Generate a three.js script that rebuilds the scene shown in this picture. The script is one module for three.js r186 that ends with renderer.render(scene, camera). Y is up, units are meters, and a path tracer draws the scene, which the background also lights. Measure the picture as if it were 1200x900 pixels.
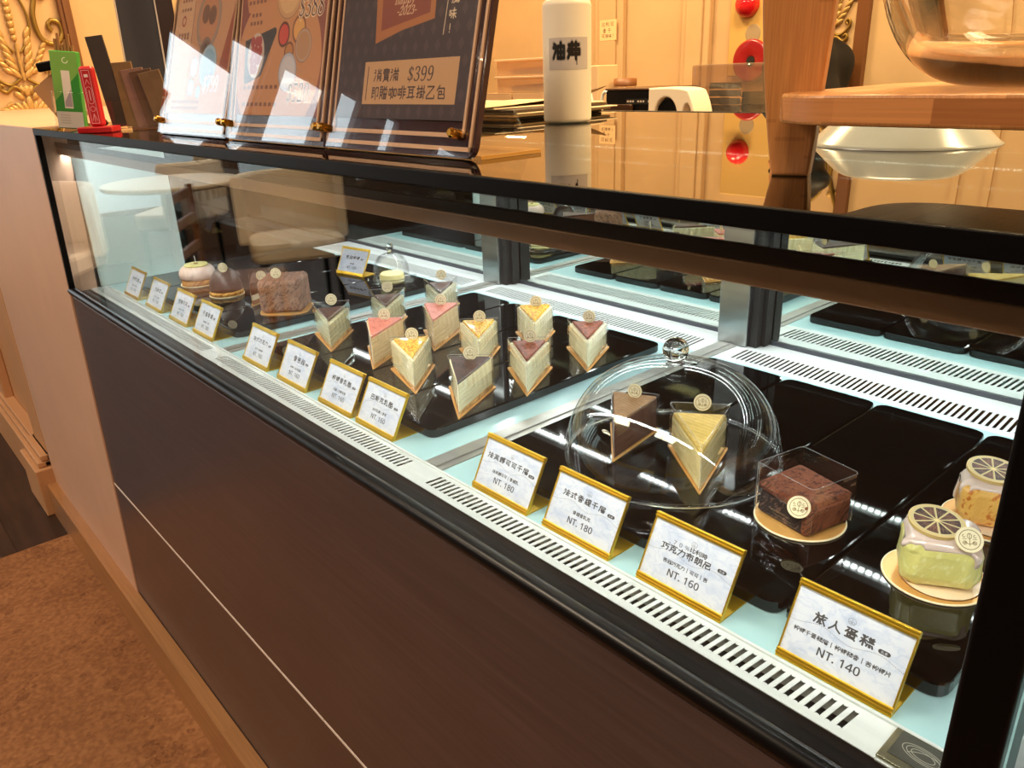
import * as THREE from 'three';
import { RoundedBoxGeometry } from 'three/addons/geometries/RoundedBoxGeometry.js';
import { mergeGeometries, mergeVertices, toCreasedNormals } from 'three/addons/utils/BufferGeometryUtils.js';
import { RectAreaLightUniformsLib } from 'three/addons/lights/RectAreaLightUniformsLib.js';
import { MarchingCubes } from 'three/addons/objects/MarchingCubes.js';
import { ImprovedNoise } from 'three/addons/math/ImprovedNoise.js';

// ---------------------------------------------------------------- camera, light, exposure
const scene = new THREE.Scene();
const camera = new THREE.PerspectiveCamera(THREE.MathUtils.radToDeg(2 * Math.atan(450 / 912.77)), 1200 / 900, 0.02, 60);
camera.position.set(0, 1.264, 0.337);
camera.rotation.order = 'YXZ';
camera.rotation.set(THREE.MathUtils.degToRad(-21.79355589), THREE.MathUtils.degToRad(49.21564209), THREE.MathUtils.degToRad(-2.23555852));

const renderer = new THREE.WebGLRenderer({ antialias: true });
renderer.toneMapping = THREE.LinearToneMapping;
renderer.toneMappingExposure = 1.2;
renderer.shadowMap.enabled = true;
RectAreaLightUniformsLib.init();

scene.background = new THREE.Color(1.0, 1.06, 1.16);          // bright overcast daylight outside the cafe windows
scene.backgroundIntensity = 2.1;
scene.environmentIntensity = 2.1;

const WARM = new THREE.Color(1.0, 0.74, 0.38), SOFT = new THREE.Color(1.0, 0.80, 0.58), COLD = new THREE.Color(0.99, 0.99, 0.985);
const L = { counterPanel: 48, cafePanel: 23, frontBar: 108, dots: 26, spot: 0.14, down: 3 };

// ---------------------------------------------------------------- helpers
let seedState = 12345;
const rnd = () => { seedState = (seedState + 0x6d2b79f5) | 0; let t = Math.imul(seedState ^ (seedState >>> 15), 1 | seedState); t = (t + Math.imul(t ^ (t >>> 7), 61 | t)) ^ t; return ((t ^ (t >>> 14)) >>> 0) / 4294967296; };
const noise = new ImprovedNoise();
const fbm = (x, y, z = 0, o = 4) => { let s = 0, a = 0.5; for (let i = 0; i < o; i++) { s += a * noise.noise(x, y, z + i * 7.3); x *= 2.03; y *= 2.03; a *= 0.5; } return s; };
const D2R = Math.PI / 180;
const V3 = (x, y, z) => new THREE.Vector3(x, y, z);

function dataTex(w, h, fn, srgb = true) {
  const d = new Uint8Array(w * h * 4);
  for (let y = 0; y < h; y++) for (let x = 0; x < w; x++) {
    const c = fn(x / w, y / h, x, y), i = (y * w + x) * 4;
    if (typeof c === 'number') { d[i] = d[i + 1] = d[i + 2] = Math.max(0, Math.min(255, c)); } else { for (let k = 0; k < 3; k++) d[i + k] = Math.max(0, Math.min(255, c[k])); }
    d[i + 3] = 255;
  }
  const t = new THREE.DataTexture(d, w, h);
  t.wrapS = t.wrapT = THREE.RepeatWrapping; t.magFilter = THREE.LinearFilter; t.minFilter = THREE.LinearMipmapLinearFilter; t.generateMipmaps = true;
  if (srgb) t.colorSpace = THREE.SRGBColorSpace;
  t.needsUpdate = true;
  return t;
}
function canvasTex(w, h, draw) {
  const c = document.createElement('canvas'); c.width = w; c.height = h;
  draw(c.getContext('2d'), w, h);
  const t = new THREE.CanvasTexture(c); t.colorSpace = THREE.SRGBColorSpace;
  return t;
}
const rep = (t, x, y) => { const c = t.clone(); c.repeat.set(x, y); c.needsUpdate = true; return c; };
// periodic value noise, so that tiling textures have no seam
function pnoise(u, v, n, salt = 0) {
  const x = u * n, y = v * n, ix = Math.floor(x), iy = Math.floor(y), fx = x - ix, fy = y - iy;
  const h = (a, b) => { a = ((a % n) + n) % n; b = ((b % n) + n) % n; let t = Math.imul(a * 374761393 + b * 668265263 + salt * 2246822519, 1274126177); t = Math.imul(t ^ (t >>> 15), 2246822519); return ((t ^ (t >>> 13)) >>> 0) / 4294967296; };
  const s = (t) => t * t * (3 - 2 * t), l = (a, b, t) => a + (b - a) * t;
  return l(l(h(ix, iy), h(ix + 1, iy), s(fx)), l(h(ix, iy + 1), h(ix + 1, iy + 1), s(fx)), s(fy));
}
const pf = (u, v, n, o = 4, salt = 0) => { let s = 0, a = 0.5, t = 0; for (let i = 0; i < o; i++) { s += a * pnoise(u, v, n << i, salt + i); t += a; a *= 0.55; } return s / t; };

const mat = (color, roughness = 0.6, extra = {}) => new THREE.MeshStandardMaterial({ color, roughness, ...extra });
const phys = (color, roughness, extra = {}) => new THREE.MeshPhysicalMaterial({ color, roughness, ...extra });

function uvBox(g, s = 1) {                                     // uv in metres, by the axis each face looks along
  const q = g.index ? g.toNonIndexed() : g, p = q.attributes.position, n = q.attributes.normal, uv = new Float32Array(p.count * 2);
  for (let i = 0; i < p.count; i++) {
    const ax = Math.abs(n.getX(i)), ay = Math.abs(n.getY(i)), az = Math.abs(n.getZ(i));
    let a, b;
    if (ay >= ax && ay >= az) { a = p.getX(i); b = p.getZ(i); } else if (ax >= az) { a = p.getZ(i); b = p.getY(i); } else { a = p.getX(i); b = p.getY(i); }
    uv[i * 2] = a * s; uv[i * 2 + 1] = b * s;
  }
  q.setAttribute('uv', new THREE.BufferAttribute(uv, 2));
  return q;
}
const merge = (list) => mergeGeometries(list.map((g) => { const q = g.index ? g.toNonIndexed() : g; for (const k of Object.keys(q.attributes)) if (!['position', 'normal', 'uv'].includes(k)) q.deleteAttribute(k); return q; }));
const at = (g, x = 0, y = 0, z = 0, rx = 0, ry = 0, rz = 0) => { g.applyMatrix4(new THREE.Matrix4().compose(V3(x, y, z), new THREE.Quaternion().setFromEuler(new THREE.Euler(rx, ry, rz)), V3(1, 1, 1))); return g; };
const span = (x0, x1, y0, y1, z0, z1, r = 0) => {              // a box between two corners, its edges rounded by r
  const w = x1 - x0, h = y1 - y0, d = z1 - z0, g = r ? new RoundedBoxGeometry(w, h, d, 2, r) : new THREE.BoxGeometry(w, h, d);
  return uvBox(at(g, (x0 + x1) / 2, (y0 + y1) / 2, (z0 + z1) / 2));
};
const lathe = (pts, seg = 48) => new THREE.LatheGeometry(pts.map(([a, b]) => new THREE.Vector2(a, b)), seg);
const tube = (pts, r, seg = 40, rs = 8, closed = false) => new THREE.TubeGeometry(new THREE.CatmullRomCurve3(pts.map((p) => V3(...p)), closed), seg, r, rs, closed);
function roundPoly(pts, r) {                                   // a Shape with rounded corners; points are (x, z)
  const s = new THREE.Shape(), n = pts.length, P = pts.map(([x, z]) => new THREE.Vector2(x, -z));
  for (let i = 0; i < n; i++) {
    const a = P[(i + n - 1) % n], b = P[i], c = P[(i + 1) % n], rr = Array.isArray(r) ? r[i] : r;
    const p = b.clone().add(a.clone().sub(b).setLength(rr)), q = b.clone().add(c.clone().sub(b).setLength(rr));
    if (i) s.lineTo(p.x, p.y); else s.moveTo(p.x, p.y);
    s.quadraticCurveTo(b.x, b.y, q.x, q.y);
  }
  s.closePath();
  return s;
}
function prism(shape, y0, y1, bevel = 0, curve = 6) {          // a shape in plan, raised from y0 to y1
  const g = new THREE.ExtrudeGeometry(shape, { depth: y1 - y0 - 2 * bevel, bevelEnabled: bevel > 0, bevelThickness: bevel, bevelSize: bevel, bevelOffset: -bevel, bevelSegments: 2, curveSegments: curve });
  g.rotateX(-Math.PI / 2); g.translate(0, y0 + bevel, 0);
  return uvBox(g);
}
function sheet(points, y0, y1, closed = true) {                // a thin upright film along a plan outline
  const pos = [], uv = [], idx = [], n = points.length, m = closed ? n + 1 : n;
  for (let i = 0; i < m; i++) { const p = points[i % n]; pos.push(p.x, y0, -p.y, p.x, y1, -p.y); uv.push(i / m, 0, i / m, 1); }
  for (let i = 0; i < m - 1; i++) { const a = 2 * i; idx.push(a, a + 2, a + 1, a + 1, a + 2, a + 3); }
  const g = new THREE.BufferGeometry();
  g.setAttribute('position', new THREE.Float32BufferAttribute(pos, 3)); g.setAttribute('uv', new THREE.Float32BufferAttribute(uv, 2)); g.setIndex(idx);
  return toCreasedNormals(g, 0.6);
}
function bumpy(g, amp, freq, salt = 0, keepY0 = true) {        // pushes a surface in and out along its normals
  g = mergeVertices((() => { const q = g.clone(); for (const k of Object.keys(q.attributes)) if (k !== 'position') q.deleteAttribute(k); return q; })(), 1e-5);
  g.computeVertexNormals();
  const p = g.attributes.position, n = g.attributes.normal, q = new Float32Array(p.count * 3);
  for (let i = 0; i < p.count; i++) {
    const x = p.getX(i), y = p.getY(i), z = p.getZ(i);
    let d = 0, a = amp, f = freq;
    for (let o = 0; o < 3; o++) { d += a * noise.noise(x * f + salt, y * f + salt * 2.1, z * f - salt); a *= 0.5; f *= 2.1; }
    if (keepY0 && y < 0.0005) d = Math.min(d, 0);
    q[i * 3] = x + n.getX(i) * d; q[i * 3 + 1] = Math.max(keepY0 ? 0 : -9, y + n.getY(i) * d); q[i * 3 + 2] = z + n.getZ(i) * d;
  }
  g.setAttribute('position', new THREE.BufferAttribute(q, 3));
  g.computeVertexNormals();
  const uv = new Float32Array(p.count * 2);
  for (let i = 0; i < p.count; i++) { uv[2 * i] = q[3 * i] + q[3 * i + 2] * 0.6; uv[2 * i + 1] = q[3 * i + 1] + q[3 * i + 2] * 0.8 - q[3 * i] * 0.6; }
  g.setAttribute('uv', new THREE.BufferAttribute(uv, 2));
  return g;
}

const used = new Map();
const numbered = (n) => { const k = used.get(n) ?? 0; used.set(n, k + 1); return k ? `${n}_${String(k).padStart(3, '0')}` : n; };
function shade(o) { o.traverse((c) => { if (c.isMesh) { c.castShadow = true; c.receiveShadow = true; } }); return o; }
function part(name, geo, material, parent, label) {
  const m = new THREE.Mesh(geo, material); m.name = name; m.castShadow = m.receiveShadow = true;
  if (label) m.userData.label = label;
  parent.add(m);
  return m;
}
function thing(name, label, category, pos = [0, 0, 0], turn = 0, group) {
  const o = new THREE.Group(); o.name = numbered(name); o.position.set(...pos); o.rotation.y = turn;
  o.userData = { label, category }; if (group) o.userData.group = group;
  scene.add(o);
  return o;
}
function solo(name, geo, material, label, category, pos = [0, 0, 0], turn = 0, group) {
  const o = new THREE.Mesh(geo, material); o.name = numbered(name); o.position.set(...pos); o.rotation.y = turn; o.castShadow = o.receiveShadow = true;
  o.userData = { label, category }; if (group) o.userData.group = group;
  scene.add(o);
  return o;
}
function copy(src, name, label, pos, turn, group) {
  const c = src.clone(); c.name = numbered(name); c.position.set(...pos); c.rotation.y = turn;
  c.userData = { ...src.userData, label }; if (group) c.userData.group = group;
  scene.add(c);
  return c;
}
function struct(name, geo, material) {
  const o = new THREE.Mesh(geo, material); o.name = name; o.castShadow = o.receiveShadow = true; o.userData.kind = 'structure';
  scene.add(o);
  return o;
}

// ---------------------------------------------------------------- stroke lettering (each stroke a run of x,y pairs on a 16-grid)
const GLYPH = {
  人: '7175591e 759aee', 旅: '3142 1474 44381e 47676c5e a184 93e3 a588 878ead d6a8ee', 蛋: '21d1b3 7176 74b4 432617 26d6e7 48c8cb4b48 787d 2dcd bcde',
  糕: '2144 7144 1676 414e 461b 467a a1b2 e1c2 93f3 a5e5 87f7 c3c7 9a8d babd cacd eafd', 法: '1233 0535 0e38 64e4 a1a8 58f8 a86ddd bade', 式: '14e4 2868 484d 1d7c a1a6cdeded c1d2',
  香: 'b141 14e4 8188 8418 84e8 49b9be4e49 4bbb', 緹: '4125 6328 2868 484e 2a1d 6a7d 81e1e68681 83e3 88f8 b8be bbeb aa7e 9cbefe', 千: 'c132 17e7 737e',
  層: '22e2e525 2225281e 6678 c6b8 59e9eb5b59 989b 7cdcde7e7c 7ddd', 芙: '13e3 5155 a1a5 37c7 1aea 767a1e 7aee', 娜: '311a5e 53491e 0565 62a2ac9e 72795e 65a5 68a8 c1ce c1f1d6f9dbca',
  可: '12e2 c2ceac 36868b3b36', 巧: '1363 434c 1d6b 73f3 a387e7ddbe', 克: '12e2 7175 35b5b93935 591e 999eeeeb', 力: '14e4dcbe 71751e', 布: '13e3 7118 464c 46d6dcbb 848f',
  朗: '4152 2262672722 2464 222d5b 477d 929a7e 92e2eecd 95e5 98e8', 尼: '32d2d636 3237281e c769 666dedea', 比: '313d6b 3666 a1adedea e4a6', 利: '6122 0575 414e 450a 457a a2aa e1eecd',
  時: '12525c1c12 1757 73e3 b1b6 66f6 69f9 d7deae 8aac', 巴: '22d2d828 7278 222eeeea', 斯: '0373 212a 616a 2565 2767 0a7a 2a1d 5a7d e192987e 96f6 c6ce', 乳: '6112 1324 4244 7264 166649 494e2d 0b7a a1aeeeeb',
  酪: '1171 14747e1e14 3137 5157 1a7a a186 a3e387 a5f9 9aeaee9e9a', 消: '1233 0535 0e38 a1a5 7284 e2c4 767e 76e6eecd 79e9 7bdb', 費: '22d2d4242 6147 9197 2426d6d5 48c8cd4d48 4aca 4bcb 5d2f addf',
  滿: '1233 0535 0e38 64f4 8185 d1d5 676e 67e7eecd a4ae 8a9c cadc', 即: '22626828 222d5b 2565 92e2ebcb 929f', 贈: '11515a1a11 1454 1757 2a0e 4a6e 8193 d1b3 74e4e97974 a4a9 8adade8e8a 8cdc',
  咖: '14444a1a14 5494 949d7c 72755e b4f4fbbbb4', 啡: '14444a1a14 8185 818c6e 5484 5787 5a8a b1be b4f4 b7f7 bafa', 耳: '12e2 424c b2be 45b5 48b8 1dec', 掛: '313d1c 1464 1968 74b4 9196 67b7 7aba 979d 6dbc d1de d6f8',
  乙: '22d21c1eeeeb', 包: '5116 34d4daba 47979a4a 474eeeeb', 風: '21d1dceefc 212a0e 53a3 45b5ba4a45 737d 3ebc acbe', 味: '14444a1a14 74e4 58f8 a1ae a85d a8fd', '！': '7179 7c7d', 油: '1233 0535 0e38 64e4ee6e64 69e9 a1ae',
  片: '313a1e 35d5 91b1b5 38b8be', 萍: '13e3 5155 a1a5 1637 0839 0e2a 57f7 6849 e8f9 4bfb a7af', 檸: '414e 1575 452a 457a 92f2 a1a2 7478 f4f7 a486c6 79f9 b9becd', 檬: '414e 1575 452a 457a 82f2 a1a3 d1d3 7574f4f5 96d6 88e8 b8be c97c', 苦: '13e3 5155 a1a5 17e7 7479 39c9ce3e39', 甜: '5132 1676 414a 19696e1e19 92be f2fe 83f3 95ee 98e8 9eee',
};
function glyph(ctx, ch, x, y, s) {                             // draws one character in the box (x, y, s, s) with the current stroke
  const g = GLYPH[ch];
  if (!g) return;
  for (const st of g.split(' ')) {
    ctx.beginPath();
    for (let i = 0; i + 1 < st.length; i += 2) { const a = x + (parseInt(st[i], 16) / 15) * s, b = y + (parseInt(st[i + 1], 16) / 15) * s; if (i) ctx.lineTo(a, b); else ctx.moveTo(a, b); }
    ctx.stroke();
  }
}
function write(ctx, text, cx, y, s, lw, gap = 1.12) {
  ctx.lineWidth = lw; ctx.lineCap = 'round'; ctx.lineJoin = 'round';
  let x = cx - (text.length * s * gap - s * (gap - 1)) / 2;
  for (const ch of text) {
    if (GLYPH[ch]) glyph(ctx, ch, x, y, s);
    else if (ch === '|') { ctx.beginPath(); ctx.moveTo(x + s / 2, y); ctx.lineTo(x + s / 2, y + s); ctx.stroke(); } else { ctx.font = `${s * 1.1}px sans-serif`; ctx.fillText(ch, x + s * 0.2, y + s * 0.95); }
    x += s * gap;
  }
}

// ---------------------------------------------------------------- materials
const steelTex = dataTex(256, 256, (u, v) => 195 + 40 * (pf(u * 0.06, v, 64, 3, 3) - 0.5) + 14 * (pf(u, v, 8, 2, 9) - 0.5));
const M = {
  steel: new THREE.MeshPhysicalMaterial({ color: '#d9dcda', map: steelTex, metalness: 1, roughness: 0.28 }),
  whiteSteel: new THREE.MeshPhysicalMaterial({ color: '#e4e8e8', map: dataTex(256, 256, (u, v) => 240 + 24 * (pf(u * 0.06, v, 64, 3, 3) - 0.5)), metalness: 0.15, roughness: 0.25 }),
  dividerSteel: new THREE.MeshPhysicalMaterial({ color: '#e2dfd8', map: steelTex, metalness: 0.6, roughness: 0.3 }),
  deck: phys('#a6c9cd', 0.25, { clearcoat: 0.3, clearcoatRoughness: 0.1 }),
  black: phys('#040303', 0.45, { specularIntensity: 0.35 }), blackRail: phys('#0a0808', 0.3, { specularIntensity: 0.7 }), dark: mat('#0b0a0a', 0.7), rubber: mat('#171412', 0.6),
  bronze: new THREE.MeshPhysicalMaterial({ color: '#a67c5c', metalness: 0.5, roughness: 0.36 }),
  mirror: new THREE.MeshStandardMaterial({ color: '#d3dbd6', metalness: 1, roughness: 0.015 }),
  pane: phys('#fbfffd', 0.0, { transmission: 1, thickness: 0, ior: 1.5 }),
  topPane: phys('#6b7069', 0.0, { transmission: 1, thickness: 0, ior: 1.75 }),
  film: phys('#ffffff', 0.03, { transmission: 1, thickness: 0, ior: 1.65, side: THREE.DoubleSide }),
  glass: phys('#ffffff', 0.0, { transmission: 1, thickness: 0, ior: 1.5, side: THREE.DoubleSide }),
  solidGlass: phys('#ffffff', 0.0, { transmission: 1, thickness: 0.02, ior: 1.47, attenuationColor: new THREE.Color('#fff2dc'), attenuationDistance: 0.4 }),
  acrylic: phys('#ffffff', 0.02, { transmission: 1, thickness: 0, ior: 1.49 }),
  gold: new THREE.MeshPhysicalMaterial({ color: '#ecbc34', metalness: 0.85, roughness: 0.3 }),
  brass: new THREE.MeshPhysicalMaterial({ color: '#c08a35', metalness: 1, roughness: 0.25 }),
  goldCard: new THREE.MeshPhysicalMaterial({ color: '#dba35a', metalness: 0.35, roughness: 0.38 }),
  cardEdge: mat('#efdcb4', 0.5),
  cream: mat('#dcb791', 0.55), darkWood: mat('#6e4322', 0.45),
  white: mat('#efece4', 0.5), paper: mat('#e9dcc6', 0.8), porcelain: phys('#a4adad', 0.2),
};
M.film.bumpMap = dataTex(256, 128, (u, v) => 255 * (0.7 * pf(u, v * 0.12, 14, 3, 401) + 0.3 * pf(u, v, 6, 3, 403)), false); M.film.bumpScale = 0.004;
M.tray = phys('#050505', 0.03, { ior: 1.5 });
M.panel = phys('#5e4a48', 0.38, { map: dataTex(256, 512, (u, v) => { const f = pf(u * 0.05, v, 96, 3, 1), g = pf(u, v, 6, 3, 5); const k = 205 + 50 * (f - 0.5) + 24 * (g - 0.5); return [k, k, k]; }), clearcoat: 0.3, clearcoatRoughness: 0.25 });
M.panel.map.repeat.set(1.4, 2.8);
M.carpet = mat('#ffffff', 0.95, {
  map: dataTex(512, 512, (u, v) => { const a = pf(u, v, 4, 5, 11), b = pf(u, v, 128, 2, 21), c = pf(u, v, 24, 3, 31), st = c > 0.70 && b > 0.52 ? -30 : 0; const k = (a - 0.5) * 44 + (b - 0.5) * 42 + st; return [142 + k, 94 + k * 0.85, 56 + k * 0.65]; }),
  bumpMap: dataTex(256, 256, (u, v) => 255 * pf(u, v, 90, 2, 41), false), bumpScale: 0.003,
});
M.floor = mat('#ffffff', 0.45, { map: dataTex(512, 512, (u, v) => { const g = pf(u * 0.12, v, 60, 4, 51), p = Math.floor(v * 6), k = (g - 0.5) * 36 + ((p * 37) % 11) - 5, s = Math.abs(v * 6 - Math.round(v * 6)) < 0.012 ? -26 : 0; return [62 + k + s, 39 + k * 0.7 + s, 25 + k * 0.5 + s]; }) });
M.cafeFloor = M.floor;
M.wallCream = mat('#d8b384', 0.75, { map: dataTex(256, 256, (u, v) => 238 + 14 * (pf(u, v, 8, 4, 61) - 0.5)), bumpMap: dataTex(128, 128, (u, v) => 255 * pf(u, v, 32, 3, 71), false), bumpScale: 0.0006 });
M.ceil = mat('#e8d9c4', 0.8);
const bambooTex = (salt, strips) => dataTex(512, 512, (u, v) => {
  const st = Math.floor(u * strips), h = ((st * 53 + salt * 17) % 13) / 13, g = pf(u, v * 0.06, 128, 3, salt), node = Math.abs(((v + h * 0.8) % 0.5) - 0.25) < 0.006 ? -16 : 0;
  const k = (g - 0.5) * 34 + (h - 0.5) * 22 + node;
  return [196 + k, 130 + k * 0.85, 70 + k * 0.6];
});
M.bamboo = phys('#ffffff', 0.42, { map: bambooTex(81, 5), clearcoat: 0.2, clearcoatRoughness: 0.3 }); M.bamboo.map.repeat.set(12, 6);
M.bambooEdge = phys('#ffffff', 0.42, { map: dataTex(512, 128, (u, v) => { const st = Math.floor(u * 8 + (v > 0.5 ? 0.4 : 0)), h = ((st * 71) % 17) / 17, g = pf(u * 0.3, v, 32, 3, 83); const k = (h - 0.5) * 46 + (g - 0.5) * 24; return [188 + k, 120 + k * 0.85, 66 + k * 0.6]; }) }); M.bambooEdge.map.repeat.set(2.6, 30);
M.plinth = phys('#b98455', 0.35, { map: dataTex(512, 64, (u, v) => { const g = pf(u * 0.2, v, 32, 3, 91); const k = 225 + 50 * (g - 0.5); return [k, k, k]; }), clearcoat: 0.3 }); M.plinth.map.repeat.set(0.8, 6);
M.board = phys('#dfb498', 0.42, { map: dataTex(256, 256, (u, v) => 242 + 12 * (pf(u, v, 10, 3, 95) - 0.5)) });
M.dado = mat('#cf9a6c', 0.5, { map: M.board.map });

// ---------------------------------------------------------------- the room
const FX0 = -6.5, RX1 = 3.2, ZB = -2.6, ZF = 5.6, HC = 3.2;
struct('floor', span(FX0 - 0.3, RX1 + 0.2, -0.12, 0, ZB - 0.2, ZF + 0.2), M.floor);
struct('ceiling', span(-3.75, RX1 + 0.2, HC, HC + 0.12, ZB - 0.2, -0.02), M.ceil);
struct('ceiling_cafe', span(FX0 - 0.3, RX1 + 0.2, HC, HC + 0.12, -0.02, ZF + 0.2), mat('#4a3528', 0.7));
for (let i = 0; i < 4; i++) struct(`beam_${i + 1}`, span(FX0, RX1, HC - 0.07, HC, 0.55 + i * 1.45 - 0.05, 0.55 + i * 1.45 + 0.05, 0.004), mat('#3a281e', 0.6));
struct('wall_back', span(-3.8, RX1 + 0.2, 0, HC, ZB - 0.15, ZB), M.wallCream);
struct('wall_side', span(-3.75, -3.6, 0, HC, ZB, 0.02), M.wallCream);
struct('wall_corner', span(FX0 - 0.3, -3.75, 0, HC, -0.13, 0.02), M.wallCream);
struct('wall_right', span(RX1, RX1 + 0.15, 0, HC, ZB, ZF), M.wallCream);
struct('wall_front', span(FX0 - 0.3, RX1 + 0.2, 0, HC, ZF, ZF + 0.15), mat('#4f3a2b', 0.7));
{ // the window wall of the cafe: brown piers, sill and lintel with tall openings between them
  const pierMat = mat('#5b4334', 0.6), list = [[0.02, 1.2], [2.23, 2.36], [2.82, 2.94], [3.2, 3.45], [3.65, 4.1], [4.8, ZF]], y0 = 0.35, y1 = 2.78;
  const g = list.map(([a, b]) => span(FX0 - 0.2, FX0, y0, y1, a, b));
  g.push(span(FX0 - 0.2, FX0, 0, y0, 0.02, ZF), span(FX0 - 0.2, FX0, y1, HC, 0.02, ZF));
  struct('wall_window_side', merge(g), pierMat);
  const op = [[1.2, 2.23], [2.36, 2.82], [2.94, 3.2], [3.45, 3.65], [4.1, 4.8]];
  op.forEach(([a, b], i) => {
    const w = new THREE.Group(); w.name = `window_${i + 1}`; w.userData.kind = 'structure'; scene.add(w);
    part('window_frame', merge([span(FX0 - 0.14, FX0 - 0.06, y0, y1, a, a + 0.025), span(FX0 - 0.14, FX0 - 0.06, y0, y1, b - 0.025, b), span(FX0 - 0.14, FX0 - 0.06, y1 - 0.03, y1, a, b), span(FX0 - 0.14, FX0 - 0.06, y0, y0 + 0.03, a, b)]), M.darkWood, w);
    part('window_pane', span(FX0 - 0.103, FX0 - 0.097, y0 + 0.03, y1 - 0.03, a + 0.025, b - 0.025), M.pane, w);
  });
}
struct('street_ground', span(-30, FX0 - 0.31, -0.3, -0.15, -8, 14), mat('#8f8d88', 0.9));

// back wall trim: pilasters, rail, wooden frame strips
struct('trim_1', merge([span(-2.69, -2.52, 0, HC, ZB, ZB + 0.03, 0.006), span(-2.655, -2.555, 0, HC, ZB + 0.03, ZB + 0.042, 0.004)]), M.wallCream);
struct('trim_2', merge([span(-2.20, -2.06, 0, HC, ZB, ZB + 0.03, 0.006), span(-2.17, -2.09, 0, HC, ZB + 0.03, ZB + 0.042, 0.004)]), M.wallCream);
struct('trim_3', merge([span(-3.6, RX1, 1.105, 1.135, ZB, ZB + 0.022, 0.006), span(-3.6, RX1, 1.06, 1.105, ZB, ZB + 0.012, 0.004)]), M.wallCream);
struct('trim_4', span(-1.452, -1.405, 0.3, 2.9, ZB, ZB + 0.025, 0.006), M.darkWood);
struct('trim_5', merge([span(-3.6, -3.575, 0.2, HC, -0.60, -0.555, 0.006), span(-3.575, -3.568, 0.2, HC, -0.585, -0.57, 0.002)]), M.darkWood);
struct('trim_6', merge([span(-1.05, -1.03, 0, 2.4, ZB, ZB + 0.012), span(-0.2, -0.18, 0, 2.4, ZB, ZB + 0.012), span(-1.05, -0.18, 2.4, 2.42, ZB, ZB + 0.012)]), M.wallCream);
struct('trim_7', merge([span(-0.95, -0.93, 1.25, 2.2, ZB, ZB + 0.01), span(-0.34, -0.32, 1.25, 2.2, ZB, ZB + 0.01), span(-0.95, -0.32, 1.25, 1.27, ZB, ZB + 0.01), span(-0.95, -0.32, 2.2, 2.22, ZB, ZB + 0.01)]), M.wallCream);

// counter front left of the case: plain cream board, then a moulded dado
{
  const sh = new THREE.Shape(); sh.moveTo(-2.63, 0); sh.lineTo(-1.846, 0.0); sh.lineTo(-1.703, 1.202); sh.lineTo(-2.63, 1.202); sh.closePath();
  const g = new THREE.ExtrudeGeometry(sh, { depth: 0.05, bevelEnabled: true, bevelSize: 0.002, bevelThickness: 0.002, bevelOffset: -0.002, bevelSegments: 2 }); g.translate(0, 0, -0.05);
  struct('wall_counter_end', uvBox(g), M.board);
  struct('wall_counter_top', span(-3.6, -1.80, 1.17, 1.2, -0.62, -0.055), M.board);
  struct('wall_dado', merge([span(-3.6, -2.63, 0, 1.2, -0.1, -0.03), span(-2.83, -2.66, 0, 1.2, -0.03, 0.0, 0.004), span(-3.5, -3.3, 0, 1.2, -0.03, 0.0, 0.004)]), M.dado);
  struct('baseboard_left', merge([
    span(-3.6, -2.64, 0, 0.16, -0.03, 0.03, 0.004), span(-3.6, -2.64, 0.16, 0.18, -0.03, 0.018, 0.005), span(-3.6, -2.64, 0.18, 0.2, -0.03, 0.008, 0.004),
    span(-2.85, -2.625, 0, 0.16, -0.03, 0.05, 0.004), span(-2.85, -2.64, 0.16, 0.18, -0.03, 0.036, 0.005), span(-2.85, -2.64, 0.18, 0.2, -0.03, 0.024, 0.004)]), M.dado);
}
struct('trim_8', (() => { // wooden kick strip along the foot of the board and the case
  const s = new THREE.Shape(); s.moveTo(-0.03, 0); s.lineTo(0.013, 0); s.lineTo(0.013, 0.026); s.quadraticCurveTo(0.013, 0.036, 0.006, 0.037); s.lineTo(0.003, 0.036); s.lineTo(0.003, 0.0375); s.lineTo(0.0035, 0.1); s.lineTo(0.0, 0.108); s.lineTo(-0.03, 0.108); s.closePath();
  const g = new THREE.ExtrudeGeometry(s, { depth: 3.54, bevelEnabled: false, curveSegments: 5 }); g.rotateY(Math.PI / 2); g.translate(-2.64, 0, 0);
  return uvBox(g);
})(), M.plinth);

solo('floor_mat', span(-2.45, 1.8, 0, 0.008, 0.02, 0.66, 0.003), M.carpet, 'brown flat-pile floor mat laid along the foot of the cake case', 'rug');

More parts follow.
